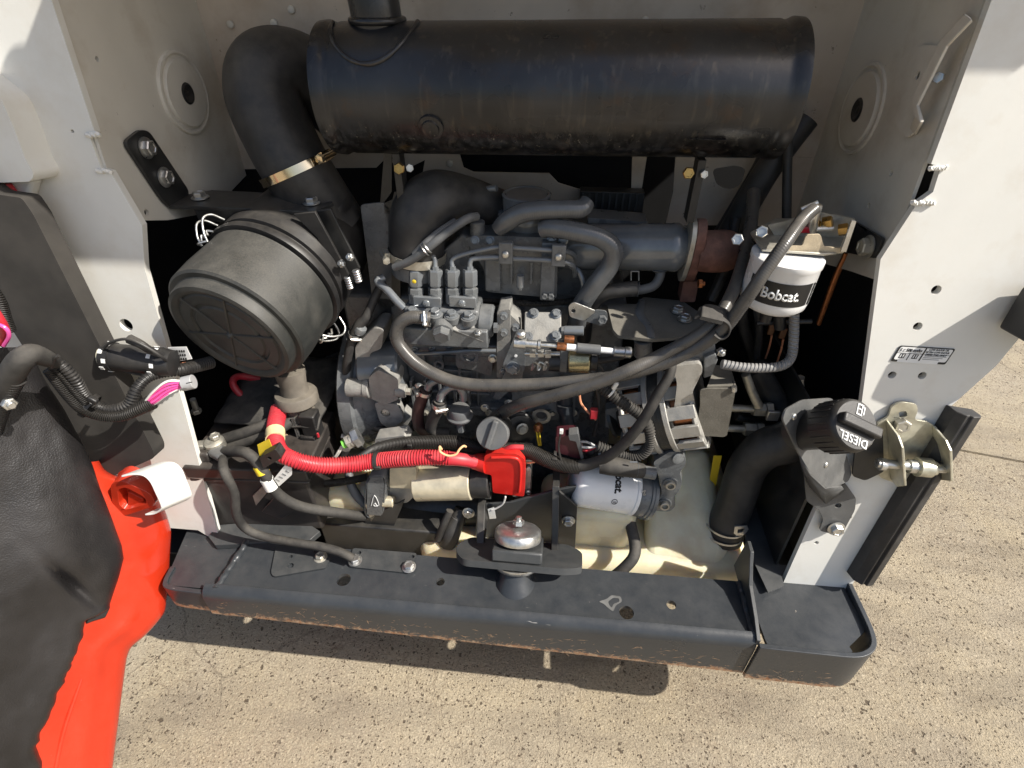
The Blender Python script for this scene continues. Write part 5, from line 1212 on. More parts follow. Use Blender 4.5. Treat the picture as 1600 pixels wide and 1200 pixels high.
cp = thing('fuel_filler', 'round black fuel filler cap with DIESEL lettering and a finger grip', 'cap')
c0 = TF(1262, 672); c1 = T(1338, 664, .050); CX = (c1 - c0).normalized(); CL = (c1 - c0).length; CR = 42 * mp(c1)
part('neck', lathe([(-.02, CR * .82), (CL * .55, CR * .82)], c0, CX, 40), 'black_plastic', cp)
pr = [(CL * .42, CR * .9), (CL * .46, CR * 1.0), (CL * .9, CR * 1.02), (CL * .97, CR * .98), (CL, CR * .9), (CL * 1.0, .004)]
cap_ = part('cap_shell', lathe(pr, c0, CX, 60), 'black_plastic', cp, smooth=35)
gdir = T(1372, 682, .068) - T(1312, 652, .068); gdir = (gdir - CX * gdir.dot(CX)).normalized(); gv_ = CX.cross(gdir)
M3 = Matrix((gdir, gv_, CX)).transposed()
if gv_.z < 0: pass
part('grip', box(c1 + CX * .004 + gdir * .002, (CR * 1.75, CR * .42, .014), M3), 'black_plastic', cap_, bevel=.003, seg=3)
for k in range(24):
    an = 2 * math.pi * k / 24; d = gdir * math.cos(an) + gv_ * math.sin(an)
    part('rib', box(c0 + CX * CL * .68 + d * CR * 1.015, (.002, .0022, CL * .4), Matrix((d, CX.cross(d), CX)).transposed()), 'black_plastic', cap_, bevel=.0006)
upv = gv_ if gv_.z > 0 else -gv_
text('DIESEL', c1 + CX * .0006 - upv * CR * .56, -(upv.cross(CX)) if True else gdir, -upv, CR * .46, 'white_print', cap_, bold=.015, sx=.95)
pc = c1 + CX * .0006 + upv * CR * .62
for a0, a1, b0, b1 in ((-.13, .13, -.22, -.17), (-.13, .13, .17, .22), (-.13, -.09, -.2, .2), (.07, .11, -.2, .2), (-.1, .1, 0, .04), (.17, .21, -.15, .15), (.1, .21, .12, .16)):
    ux = upv.cross(CX)
    part('pump_symbol', plate([pc + ux * CR * a0 + upv * CR * b0, pc + ux * CR * a1 + upv * CR * b0, pc + ux * CR * a1 + upv * CR * b1, pc + ux * CR * a0 + upv * CR * b1], CX * .0004), 'white_print', cap_, smooth=0)
# striker bracket
st = thing('door_striker', 'yellow zinc plated striker bracket with cross pin beside the fuel cap', 'striker')
def TO(x, y, o): return TU(x, y) + UPN * o
bpz = rounded([TO(x, y, .004) for x, y in ((1368, 656), (1384, 648), (1390, 630), (1405, 624), (1428, 627), (1430, 638), (1424, 652), (1446, 655), (1462, 665), (1466, 720), (1450, 742), (1400, 752), (1372, 742), (1366, 730))], .006)
part('base', plate(bpz, UPN * .004, [rounded([TO(x, y, .004) for x, y in ((1400, 640), (1412, 638), (1414, 646), (1402, 650))], .003)]), 'yellow_zinc', st, bevel=.001)
for pts in (((1380, 652), (1388, 745)), ((1452, 660), (1456, 735))):
    a = TO(*pts[0], .008); b = TO(*pts[1], .008); off = UPN * .045
    part('cheek', plate([a, a + off * .75 + (b - a) * .06, a + off + (b - a) * .18, a + off + (b - a) * .80, b + off * .4, b], V((.004, 0, 0))), 'yellow_zinc', st, bevel=.001)
p0 = TO(1352, 702, .038); p1 = TO(1462, 712, .036)
part('pin', cyl(p0, p1, .0075, 20, ch=.001), 'zinc', st)
part('pin_head', lathe([(0, .010), (.008, .010), (.009, .007)], TO(1364, 704, .038), p0 - p1, 20), 'zinc', st)
part('roller', lathe([(0, .009), (.001, .0155), (.022, .0155), (.024, .012), (.030, .011)], TO(1412, 708, .037), p1 - p0, 28), 'yellow_zinc', st)
part('bushing', lathe([(0, .011), (.014, .011)], TO(1400, 707, .037), p1 - p0, 24), 'zinc', st)
bolt(TO(1402, 657, .009), UPN, .0105, st, 'zinc_dull', 'hex')
part('arm', plate(rounded([TO(x, y, .012) for x, y in ((1330, 690), (1372, 668), (1374, 728), (1345, 742), (1325, 735))], .006), UPN * .004), 'black_paint', st, bevel=.001)

# ================================================================ starter and electrics
sm = thing('starter_motor', 'starter motor with a zinc solenoid can low in the bay', 'starter')
part('solenoid_can', cpx(651, 755, 738, 753, .225, 28, 40, ch=.002), 'solenoid_zinc', sm)
part('solenoid_end', cpx(738, 753, 766, 753, .225, 25, 36, ch=.002), 'black_plastic', sm)
part('lead_lug', pbox(757, 755, 767, 780, .215, .03), 'zinc_dull', sm, bevel=.001)
part('gear_nose', plate(rounded([T(x, y, .205) for x, y in ((609, 732), (650, 730), (650, 764), (609, 762))], .004), V((0, .05, 0))), 'solenoid_zinc', sm, bevel=.004)
part('drive_housing', plate(rounded([T(x, y, .225) for x, y in ((603, 745), (640, 758), (648, 775), (636, 786), (612, 786), (600, 770))], .008), V((0, .06, 0))), 'cast_alu', sm, bevel=.006)
part('nose_tip', cpx(598, 783, 616, 784, .21, 9, 20, ch=.002), 'solenoid_zinc', sm)
part('motor_body', cpx(640, 790, 800, 790, .29, 36, 40, ch=.004), 'black_paint', sm)
part('end_plate', pbox(800, 718, 830, 778, .235, .05), 'zinc_dull', sm, bevel=.002)
for y in (730, 768): bolt(T(826, y, .233), (0, -1, 0), .005, sm, 'zinc', 'hex')
sb = thing('starter_flange', 'grey bent strap with a chalk letter beside the starter nose', 'bracket')
part('strap', bend(spline([T(x, y, .20) for x, y in ((578, 748), (590, 745), (600, 750), (598, 780), (596, 800), (588, 808), (573, 806), (572, 780), (574, 755))], 4), V((.006, .03, .008)), .004), EP, sb, smooth=40, bevel=.001)
part('face', plate(rounded([T(x, y, .198) for x, y in ((574, 755), (580, 746), (598, 746), (600, 755), (596, 806), (573, 804))], .003), V((0, .004, 0))), EP, sb, bevel=.001)
part('chalk_mark', tube([T(x, y, .197) for x, y in ((580, 790), (585, 774), (592, 788), (589, 790), (586, 786), (584, 790), (590, 791))], .0008, n=6, res=3), 'white_print', sb)
part('bolt_lug', plate([T(x, y, .20) for x, y in ((570, 788), (576, 786), (586, 808), (580, 816))], V((0, .01, 0))), 'zinc_dull', sb, bevel=.001)
part('rusty_edge', plate([T(x, y, .204) for x, y in ((598, 790), (608, 796), (604, 808), (596, 806))], V((0, .01, 0))), 'rusty_iron', sb)
fb_ = thing('frame_leg', 'black steel leg with a worn rusty foot under the starter', 'bracket')
part('leg', plate([T(x, y, .20) for x, y in ((570, 812), (632, 782), (606, 846), (572, 848))], V((0, .006, 0)), [(T(594, 840, .20), .004)]), 'black_paint', fb_, bevel=.001)
part('rusty_foot', plate([T(x, y, .199) for x, y in ((570, 832), (612, 830), (604, 848), (572, 849))], V((0, -.001, 0)), [(T(594, 840, .199), .0045)]), 'rusty_iron', fb_)
rc = thing('terminal_cap', 'bright red rubber terminal cap over the starter solenoid', 'cap')
cpz = rounded([T(x, y, .205) for x, y in ((757, 712), (765, 708), (808, 709), (820, 718), (821, 740), (819, 776), (770, 770), (768, 742), (755, 740))], .006)
part('cap', plate(cpz, V((0, .022, -.006))), 'red_rubber', rc, bevel=.005, seg=3)
part('raised_edge', tube([T(x, y, .204) for x, y in ((768, 715), (800, 715), (812, 722), (813, 745), (811, 768))], .003, n=8), 'red_rubber', rc)
part('boot', hose([(760, 724, .215), (748, 722, .218), (738, 722, .22)], [15, 14, 11], n=16), 'red_rubber', rc)
bc = thing('positive_cable', 'red corrugated battery conduit crossing the bay to the starter', 'cable')
part('conduit', hose([(436, 640, .27), (431, 662, .23), (430, 684, .19), (438, 706, .155), (462, 719, .145), (500, 727, .155), (545, 726, .175), (590, 720, .192), (640, 716, .19), (680, 715, .192), (702, 716, .195)], [13, 13, 13, 13, 13, 13.5, 13.5, 13, 13, 12.5, 12], n=18, corr=(.0052, .13)), 'red_plastic', bc)
part('sleeve', hose([(696, 716, .195), (720, 718, .20), (742, 722, .21)], [11.5, 10.5, 10], n=16), 'red_plastic', bc)
part('tape', hose([(430, 674, .208), (430, 687, .185)], 14.5, n=18), mat('pale_tape', (.75, .62, .35), .5), bc)
part('tag', plate([T(x, y, .15) for x, y in ((402, 695), (420, 686), (428, 706), (406, 716))], V((0, .001, 0))), 'yellow_tape', bc, smooth=0)
part('cable_clip', plate(rounded([T(x, y, .128) for x, y in ((405, 716), (430, 702), (440, 716), (412, 732))], .003), V((0, .02, 0)), [(T(421, 716, .128), .004)]), 'black_plastic', bc, bevel=.002)
part('cable_tie', lathe([(-.004, .0165), (-.004, .0185), (.004, .0185), (.004, .0165)], T(590, 720, .192), V((1, 0, .12)), 24, caps=False), 'black_plastic', bc)
part('tie_head', box(T(590, 731, .175), (.012, .006, .007)), 'black_plastic', bc, bevel=.001)
oc2 = thing('orange_clip', 'thin orange plastic clip curled round the red conduit', 'clip')
part('wire', hose([(690, 702, .178), (687, 698, .175), (688, 706, .172), (700, 712, .170), (712, 710, .172), (718, 702, .178), (724, 697, .185), (728, 698, .19)], 1.8, n=8), mat('pale_orange', (.78, .46, .24), .4), oc2)
# white tie tag hanging under the starter
wt = thing('tag_tie', 'white cable tie tag hanging under the starter', 'tag')
part('loop', hose([(790, 776, .20), (786, 787, .20), (776, 794, .20), (768, 797, .20)], 1.5, n=6), 'white_wire', wt)
part('flag', plate([T(x, y, .20) for x, y in ((762, 796), (772, 793), (775, 810), (765, 811))], V((0, .0012, 0))), 'white_plastic', wt)
# black braided harness behind the red conduit
hn = thing('engine_harness', 'black braided wiring harness behind the red conduit', 'harness')
part('loom', hose([(560, 718, .24), (590, 702, .235), (630, 693, .235), (680, 691, .235), (720, 692, .24), (755, 700, .245), (790, 700, .24), (825, 705, .23), (850, 716, .222), (880, 727, .22), (905, 730, .222)], [8, 10, 10.5, 11, 11, 10, 9, 11, 12, 12, 11], n=16, res=8), 'harness_braid', hn)
part('red_lead', hose([(786, 704, .225), (800, 699, .225), (818, 699, .228)], 4.5, n=10), 'red_plastic', hn)
for x, y, Y_ in ((593, 700, .234), (640, 697, .224), (866, 718, .218)):
    part('tie', lathe([(-.0025, .0148), (-.0025, .0160), (.0025, .0160), (.0025, .0148)], T(x, y - 2, Y_ + .012), V((1, 0, -.1)), 20, caps=False), 'black_plastic', hn)
    part('tie_head', box(T(x, y, Y_ - .004), (.010, .006, .008)), 'black_plastic', hn, bevel=.001)
part('lead', hose([(820, 722, .225), (828, 723, .222), (838, 721, .222)], 1.6, n=6), 'pale_orange', hn)
cn = thing('harness_connector', 'maroon and black wiring connector above the oil filter', 'connector')
part('plug', plate(rounded([T(x, y, .235) for x, y in ((868, 682), (900, 680), (912, 714), (906, 718), (868, 706))], .004), V((0, .03, 0))), mat('maroon', (.06, .015, .02), .4), cn, bevel=.003)
part('latch', plate(rounded([T(x, y, .23) for x, y in ((888, 680), (903, 678), (912, 716), (908, 718), (900, 690), (890, 688))], .002), V((0, .02, 0))), 'grey_plastic', cn, bevel=.001)
for i, (m_, y) in enumerate((('white_wire', 698), ('red_plastic', 703), ('grey_tape', 690))): part('wire', hose([(905, y, .24), (918, y + 1, .24), (932, 698, .24)], 2, n=6), m_, cn)
part('tie', hose([(876, 676, .23), (873, 700, .222), (878, 725, .215)], 1.6, n=6), 'black_plastic', cn)
part('tie_head', box(T(877, 674, .228), (.007, .006, .010)), 'white_plastic', cn, bevel=.001)
tag(part('copper_wire', hose([(905, 612, .30), (908, 630, .295), (920, 645, .29), (931, 656, .288)], 1.8, n=6), 'orange_wire'), 'thin orange wire dangling between the hoses and alternator', 'wire')
# dipstick/oil filler cap, breather
oc3 = thing('oil_filler', 'round grey oil filler cap with a raised grip', 'cap')
c = T(769, 678, .215); ax = V((-.10, -.80, .45)).normalized(); r_ = 26 * mp(c)
odisc = part('cap', lathe([(-.016, r_ * .92), (-.012, r_), (0, r_), (.003, r_ * .95), (.003, .002)], c, ax, 40), 'grey_plastic', oc3, smooth=40)
gx = V((.25, .2, 1)); gx = (gx - ax * gx.dot(ax)).normalized()
part('grip', box(c + ax * .006, (r_ * 1.8, r_ * .36, .010), Matrix((gx, ax.cross(gx), ax)).transposed()), 'grey_plastic', odisc, bevel=.003, seg=3)
part('tube', cyl(c - ax * .07, c - ax * .015, r_ * .8, 28), 'black_paint', oc3)
bv = thing('breather_valve', 'small grey breather valve with a curved pipe on the engine side', 'valve')
b0 = T(719, 655, .27); k_ = mp(b0)
part('body', lathe([(0, 6 * k_), (.002, 9 * k_), (.012, 9 * k_), (.013, 19 * k_), (.016, 20.5 * k_), (.019, 20.5 * k_), (.021, 17 * k_), (.034, 16.5 * k_), (.037, 15 * k_), (.038, .002)], b0 - V((0, 0, .008)), V((0, 0, 1)), 32), 'grey_plastic', bv, smooth=40)
part('stem', cyl(b0 - V((0, 0, .03)), b0 - V((0, 0, .005)), 7 * k_, 6), EP, bv)
part('pipe', hose([(724, 624, .265), (723, 612, .262), (714, 603, .26), (702, 605, .258), (691, 615, .256), (687, 624, .256)], 6.5, n=14), 'engine_gloss', bv)
part('pipe', hose([(668, 607, .27), (674, 598, .268), (686, 594, .268), (700, 598, .27), (708, 606, .272)], 6, n=14), 'engine_gloss', bv)
bh_ = thing('breather_hose', 'short brown rubber hose with zinc clamp under the breather pipe', 'hose')
part('tube', hose([(687, 626, .256), (684, 640, .258), (676, 655, .262), (674, 668, .266), (684, 676, .27), (700, 678, .275)], 9.5, n=16), 'rubber_dusty', bh_)
a = T(686, 632, .256); band(a, V((-.1, 0, -1)), 10.5 * mp(a), .009, bh_, 'zinc', screw=V((.6, -1, 0)), sc=.8)
bh2 = thing('breather_hose', 'dark maroon rubber hose with zinc clamp left of the breather valve', 'hose')
part('tube', hose([(666, 610, .272), (659, 624, .274), (653, 645, .276), (655, 665, .28), (668, 677, .285)], 9.5, n=16), mat('brown_rubber', (.045, .02, .02), .5, var=.2, dust=.2), bh2)
a = T(664, 612, .272); band(a, V((-.3, 0, -1)), 10.5 * mp(a), .008, bh2, 'zinc', screw=V((-1, -.6, 0.3)), sc=.8)
# left coolant tube with bulb
lt_ = thing('drain_tube', 'slim black tube with a bulb and clamp beside the air cleaner', 'hose')
part('tube', hose([(598, 440, .37), (586, 465, .36), (572, 495, .345), (561, 508, .34), (552, 525, .335), (545, 550, .33), (541, 580, .33), (541, 610, .33), (548, 635, .325), (570, 660, .32), (600, 672, .315), (640, 676, .31)], [7, 7, 7, 8, 7, 7, 7, 7, 6.5, 6.5, 6.5, 6], n=14), 'rubber', lt_)
part('bulb', lathe([(0, .004), (.003, .011), (.010, .0125), (.017, .011), (.020, .005)], T(558, 514, .338) - V((0, 0, .01)), T(566, 500, .338) - T(555, 520, .338), 20), 'engine_gloss', lt_)
a = T(553, 523, .335); band(a, V((.4, 0, 1)), 8.5 * mp(a), .007, lt_, 'zinc', screw=V((.6, -1, 0)), sc=.7)
# sensor with green seal
sn = thing('oil_sensor', 'zinc hex sensor with a green seal and white wires', 'sensor')
s0 = T(562, 681, .25); s1 = T(537, 694, .235)
for t0, t1, r_, n__, m_ in ((0, .35, 16, 6, 'zinc'), (.35, .55, 12, 20, 'zinc_dull'), (.55, .8, 12, 6, 'zinc_dull'), (.8, 1.05, 7, 16, 'green_seal')):
    part('hex' if n__ == 6 else 'barrel', cyl(s0.lerp(s1, t0), s0.lerp(s1, t1), r_ * mp(s0), n__), m_, sn, smooth=20)
for k in range(2): part('wire', hose([(534 + k * 2, 696, .235), (528 + k * 3, 706, .23), (520 + k * 3, 718, .23)], 1.4, n=6), 'white_wire', sn)
# engine mount
em = thing('engine_mount', 'black engine mount bracket with silver cup washers on the bumper beam', 'engine mount')
MA = V((0, .48, .877)); MY = V((0, .877, -.48)); MO = TZ(806, 902, ZB) - V((0, .48, .877)) * .014
def EM(x, y, z): return MO + V((x, 0, 0)) + MY * y + MA * z
part('post', lathe([(-.03, .046), (.006, .040), (.018, .033), (.045, .031)], MO, MA, 40), 'bumper_paint', em)
part('lower_cup', lathe([(.030, .018), (.031, .030), (.036, .040), (.043, .0445), (.046, .0445), (.046, .03)], MO, MA, 48), 'zinc', em, smooth=40)
bz = .050
bpl = rounded([EM(-.118, -.012, bz), EM(-.10, -.042, bz), EM(.09, -.046, bz), EM(.125, -.036, bz), EM(.128, .03, bz), EM(.10, .06, bz), EM(-.10, .06, bz), EM(-.122, .02, bz)], .014)
part('base_plate', plate(bpl, MA * .013), 'frame_paint', em, bevel=.001)
M3 = Matrix((V((1, 0, 0)), MY, MA)).transposed()
part('spacer', box(EM(.002, -.004, bz + .026), (.096, .078, .024), M3), 'frame_paint', em, bevel=.004)
part('rubber_pad', lathe([(bz + .038, .034), (bz + .042, .038), (bz + .048, .034)], MO, MA, 40), 'rubber', em)
part('upper_cup', lathe([(bz + .044, .030), (bz + .044, .0445), (bz + .049, .0455), (bz + .060, .0445), (bz + .064, .041), (bz + .066, .034), (bz + .067, .012)], MO, MA, 48), 'zinc', em, smooth=40)
bolt(EM(0, 0, bz + .072), MA, .0098, em, 'zinc', 'nut')
for xs in ((744, 757, 790, 862), (861, 873, 760, 872)):
    x0, x1, y0, y1 = xs
    w_ = T(x1, y1, .13).x - T(x0, y1, .13).x
    p = T(x0, y1, .125); t_ = T(x0 + 2, y0, .20)
    part('gusset', plate([p, t_, t_ + V((0, .05, 0)), V((p.x, p.y + .09, p.z + .02))], V((w_ * .9, 0, 0))), 'black_paint', em, bevel=.001)
part('back_plate', plate([T(x, y, .19) for x, y in ((872, 862), (898, 866), (902, 792), (874, 768))], V((0, .006, 0))), 'black_paint', em, bevel=.001)
part('back_web', plate([T(x, y, .21) for x, y in ((742, 862), (880, 862), (900, 760), (862, 768), (800, 785), (745, 790))], V((0, .006, 0))), 'frame_paint', em, bevel=.001)
bolt(T(888, 813, .188), (0, -1, 0), .009, em, 'zinc', 'flange')
bolt(T(732, 801, .21), (0, -1, .2), .0085, em, 'zinc', 'flange')
# drain hose with wire clamp
dh = thing('drain_hose', 'short thick black drain hose hanging left of the engine mount', 'hose')
part('tube', hose([(722, 795, .23), (714, 812, .215), (705, 832, .20), (700, 848, .195)], [11, 13, 15, 15], n=20), 'rubber', dh)
part('rod', hose([(703, 798, .20), (694, 818, .19), (684, 842, .185)], 6, n=12), 'rubber', dh)
bm = NB()
for o_ in (0, 5): lathe([(-.001, .0145), (0, .0158), (.001, .0145)], T(715 - o_ * .4, 808 + o_, .217), T(705, 832, .20) - T(714, 812, .215), 20, bm=bm, caps=False)
part('wire_clamp', bm, 'zinc', dh)
tag(part('drain_line', hose([(985, 818, .22), (992, 850, .18), (990, 870, .155), (975, 888, .14), (955, 905, .13)], 9, n=14), 'rubber_dusty'), 'dark hose curving over the pale tank right of the engine mount', 'hose')

# ================================================================ battery side
bt = thing('battery', 'scuffed black battery in the lower left corner of the bay', 'battery')
B0 = T(283, 728, .15); bz1 = B0.z - .006; bx0, bx1 = -.645, -.40; bz0 = .318
rot = rz(3)
bcx, bcy = (bx0 + bx1) / 2, .245
part('case', box((bcx, bcy, (bz0 + bz1) / 2 - .01), (bx1 - bx0 - .012, .17, bz1 - bz0 - .03), rot), 'battery_case', bt, bevel=.006, seg=3)
lid_ = part('lid', box((bcx, bcy, bz1 - .012), (bx1 - bx0, .182, .03), rot), 'battery_case', bt, bevel=.004, seg=3)
part('lid_rim', box((bcx, bcy, bz1 - .034), (bx1 - bx0 - .004, .177, .008), rot), 'battery_case', bt, bevel=.002)
part('corner_block', box((bx0 + .03, .185, bz1 + .012), (.05, .04, .026), rot), 'battery_case', bt, bevel=.006)
part('post', cyl((bx0 + .05, .20, bz1), (bx0 + .05, .20, bz1 + .03), .009, 20), 'zinc_dull', lid_)
lb = [TZ(x, y, bz1 + .0045) for x, y in ((393, 690), (406, 668), (440, 662), (450, 680))]
part('warning_label', plate(lb, V((0, 0, .0006))), mat('label_beige', (.42, .30, .20), .5), lid_, smooth=0)
part('label_mark', lathe([(0, .010), (.0008, .010)], (lb[0] + lb[1] + lb[2]) / 3 + V((0, 0, .0004)), V((0, 0, 1)), 20), mat('blue_print', (.10, .22, .40), .5), lid_)
part('hold_down', plate([T(x, y, .155) for x, y in ((395, 775), (425, 745), (432, 752), (400, 790))], V((0, .004, 0))), 'zinc_dull', bt)
part('hold_down', plate([T(x, y, .150) for x, y in ((408, 800), (430, 775), (470, 790), (440, 812))], V((0, .004, 0))), 'battery_case', bt, bevel=.002)
ty = thing('battery_tray', 'black steel tray edge under the battery', 'tray')
part('tray', plate([TZ(x, y, .333) for x, y in ((325, 838), (336, 852), (485, 843), (500, 830), (470, 810), (340, 820))], V((0, 0, -.014))), 'frame_paint', ty, bevel=.001)
cl = thing('battery_clamp', 'grey lead battery clamp with brass bolt on the negative post', 'clamp')
pc_ = V((bx0 + .055, .195, bz1 + .022))
part('clamp', lathe([(0, .018), (.004, .020), (.018, .019), (.022, .014), (.022, .009)], pc_ - V((0, 0, .006)), V((0, 0, 1)), 24), 'zinc_dull', cl, smooth=40)
part('jaw', box(pc_ + V((-.022, -.006, .004)), (.030, .020, .014), rz(15)), 'zinc_dull', cl, bevel=.003)
part('terminal_bolt', cyl(pc_ + V((-.05, -.012, .002)), pc_ + V((-.01, -.004, .004)), .0045, 12), 'brass', cl)
bolt(pc_ + V((-.034, -.010, .003)), (-1, -.2, 0), .008, cl, 'brass', 'hex'); bolt(pc_ + V((.004, .004, .017)), (0, 0, 1), .0085, cl, 'zinc_dull', 'hex')
part('cable_lug', box(pc_ + V((.022, -.02, .0)), (.042, .03, .016), rz(-25)), 'grey_plastic', cl, bevel=.005)
q0 = pc_ + V((.03, -.028, -.002))
c1_ = tag(part('ground_cable', tube([q0] + [T(*p) for p in ((350, 735, .115), (366, 770, .105), (369, 800, .10), (380, 822, .10), (405, 836, .10), (450, 846, .095), (500, 854, .09), (530, 862, .085), (552, 873, .08))], .0085, n=14), 'rubber_dusty'), 'thinner grey ground cable sagging from the battery clamp to the bumper bolt', 'cable')
c2_ = thing('ground_cable', 'thicker grey battery cable with yellow and white bands', 'cable')
part('cable', tube([pc_ + V((.03, -.016, .002))] + [T(*p) for p in ((385, 708, .15), (408, 730, .14), (424, 760, .135), (445, 780, .14), (475, 793, .15), (520, 800, .17), (560, 806, .20), (585, 808, .23))], .0105, n=16), 'rubber_dusty', c2_)
for (xa_, ya_, Ya), (xb_, yb_, Yb), m_ in (((405, 727, .142), (412, 739, .138), 'yellow_tape'), ((416, 747, .137), (425, 763, .134), 'white_plastic')):
    part('band', cyl(T(xa_, ya_, Ya), T(xb_, yb_, Yb), .0122, 18), m_, c2_)
fl_ = part('flag_tag', plate(rounded([T(x, y, .135) for x, y in ((428, 748), (445, 727), (456, 731), (456, 742), (436, 760)) ], .002), V((0, .0008, 0))), 'white_plastic', c2_, smooth=0)
for k in range(4):
    a = T(431 + k * 5, 749 - k * 4.5, .1344); b = T(437 + k * 5, 752 - k * 4.5, .1344)
    part('tag_print', tube([a, b], .0005, n=4), 'black_print', c2_)
# tape wrapped loom behind the battery
for i, (pts, r, m_, d) in enumerate((
     (((345, 688, .22), (395, 672, .23), (430, 655, .25), (450, 630, .29), (450, 590, .34)), 9, 'rubber_dusty', 'taped black cable running from the battery post under the air cleaner'),
     (((350, 700, .215), (400, 684, .225), (440, 668, .245), (468, 640, .29), (474, 600, .34)), 9, 'rubber_dusty', 'second taped black cable lying just in front of the first'),
     (((425, 632, .34), (395, 630, .33), (370, 610, .33), (364, 595, .34), (375, 588, .36), (405, 592, .38)), 5.5, 'red_plastic', 'red cable loop below the air cleaner'),
     (((480, 745, .24), (500, 755, .23), (540, 752, .23), (575, 745, .24)), 6, 'harness_braid', 'black taped loom hanging below the red conduit'))):
    tag(part('battery_cable' if i < 3 else 'wiring_loom', hose(pts, r, n=14), m_), d, 'cable')
fm = thing('folded_mat', 'crumpled black rubber mat lying behind the battery', 'mat')
bm = NB(); rows = []
for i in range(14):
    row = []
    for j in range(10):
        p = V((-.62 + .22 * i / 13, .25 + .20 * j / 9, bz1 + .035 + .035 * j / 9 + .012 * noise.noise(V((i * .5, j * 1.1, 2)))))
        row.append(bm.verts.new(p))
    rows.append(row)
for i in range(13):
    for j in range(9): bm.faces.new((rows[i][j], rows[i + 1][j], rows[i + 1][j + 1], rows[i][j + 1]))
o = part('mat', bm, 'rubber_dusty', fm, smooth=70); sd_ = o.modifiers.new('th', 'SOLIDIFY'); sd_.thickness = .006
part('stud', cyl(T(301, 624, .27), T(308, 644, .27), .006, 14), 'zinc_dull', fm); bolt(T(308, 645, .27), (0, 0, 1), .009, fm, 'zinc_dull', 'hex')
# black relay plug
rl = thing('relay_plug', 'tall black two part connector between battery and starter', 'connector')
part('upper_shell', pbox(470, 652, 494, 685, .25, .03), 'black_plastic', rl, bevel=.003)
part('lower_shell', pbox(472, 684, 496, 712, .245, .03), 'black_plastic', rl, bevel=.003)
for x in (463, 466): part('blade', pbox(x, 655, x + 2, 705, .252, .004), 'zinc', rl)
for k in range(3): part('wire', hose([(476 + 4 * k, 654, .262), (475 + 4 * k, 645, .27), (472 + 3 * k, 632, .29)], 1.5, n=6), 'yellow_tape', rl)
part('dot', box(T(497, 680, .245), (.003, .004, .010)), 'red_plastic', rl)
part('wire', hose([(478, 712, .26), (474, 728, .255), (468, 742, .25)], 3, n=8), 'pale_orange', rl)
part('tail', hose([(482, 712, .26), (486, 760, .25), (490, 790, .25)], 8, n=12), 'rubber_dusty', rl)
for k in range(5): bolt(T(463 + 5 * k, 640 + 3 * k, .30), (0, -1, 0), .001, rl, 'zinc', 'hex') if False else None

# ================================================================ wiring on the left upright
cb = thing('connector_barrel', 'black sleeve connector with white spotted end bands by the left upright', 'connector')
a = T(163, 556, .14); b = T(259, 566, .15)
part('sleeve', lathe([(0, .018), (.004, .022), (.09, .0235), (.108, .0215), (.111, .015)], a, b - a, 32), 'black_plastic', cb, smooth=40)
for t_ in (.06, .82):
    ax = (b - a).normalized(); _, u_, v_ = frame(ax)
    part('band', lathe([(-.007, .0238), (.007, .0242)], a.lerp(b, t_) + ax * .004, ax, 28), 'black_plastic', cb)
    bm = NB()
    for k in range(10):
        an = 2 * math.pi * k / 10; d = u_ * math.cos(an) + v_ * math.sin(an)
        box(a.lerp(b, t_) + ax * (.004 + .003 * (-1) ** k) + d * .0243, (.006, .007, .001), Matrix((ax, ax.cross(d), d)).transposed(), bm=bm)
    part('spots', bm, 'white_print', cb, smooth=0)
part('pale_end', lathe([(-.004, .012), (-.003, .017), (.003, .0185)], a, b - a, 28), mat('cream', (.62, .58, .44), .5), cb)
part('wire', hose([(160, 545, .13), (175, 534, .125), (200, 530, .12), (225, 540, .12), (250, 556, .125), (262, 566, .14)], 2.4, n=8), 'rubber', cb)
part('wire', hose([(165, 573, .13), (185, 577, .13), (215, 585, .13), (245, 588, .135)], 1.8, n=8), 'rubber', cb)
part('rubber_tail', hose([(203, 530, .13), (220, 538, .125), (236, 548, .13), (262, 560, .15)], [8, 7, 6, 4], n=10), 'rubber', cb)
lbt = thing('paper_tag', 'white printed paper tag on the wires beside the sleeve connector', 'tag')
part('tag', plate([T(x, y, .17) for x, y in ((262, 543), (291, 542), (300, 561), (270, 566))], V((0, .001, 0))), 'white_print', lbt, smooth=0)
for k in range(3):
    for j in range(6): part('print', plate([T(268 + k * 1.5 + j * 3.6, 547 + k * 6, .1692), T(270.4 + k * 1.5 + j * 3.6, 547 + k * 6, .1692), T(271 + k * 1.5 + j * 3.6, 550.5 + k * 6, .1692), T(268.6 + k * 1.5 + j * 3.6, 550.5 + k * 6, .1692)], V((0, -.0002, 0))), 'black_print', lbt, smooth=0)
tw = thing('tan_wires', 'three tan wires leaving the sleeve connector under the paper tag', 'wires')
for k in range(3): part('wire', hose([(258, 566 + k * 3, .15), (285, 568 + k * 2.5, .18), (312, 563 + k * 2, .22)], 1.8, n=6), 'orange_wire', tw)
cb2 = thing('door_conduit', 'black corrugated conduit sagging from the tailgate to the bay', 'conduit')
part('tube', hose([(78, 563, .06), (98, 572, .06), (118, 594, .06), (132, 618, .065), (150, 634, .07), (175, 640, .075), (200, 632, .085), (212, 610, .10), (228, 592, .12), (250, 583, .14), (290, 576, .17), (330, 566, .22)], [9, 9, 9, 9, 8.5, 8.5, 9, 9, 8.5, 8.5, 10, 10], n=16, corr=(.0048, .16)), 'black_plastic', cb2)
part('tie', lathe([(-.004, .019), (-.004, .0205), (.004, .0205), (.004, .019)], T(140, 634, .066), V((1, 0, -.9)), 20, caps=False), 'black_plastic', cb2)
part('tie_head', box(T(145, 625, .048), (.014, .008, .010), ry(40)), 'black_plastic', cb2, bevel=.002)
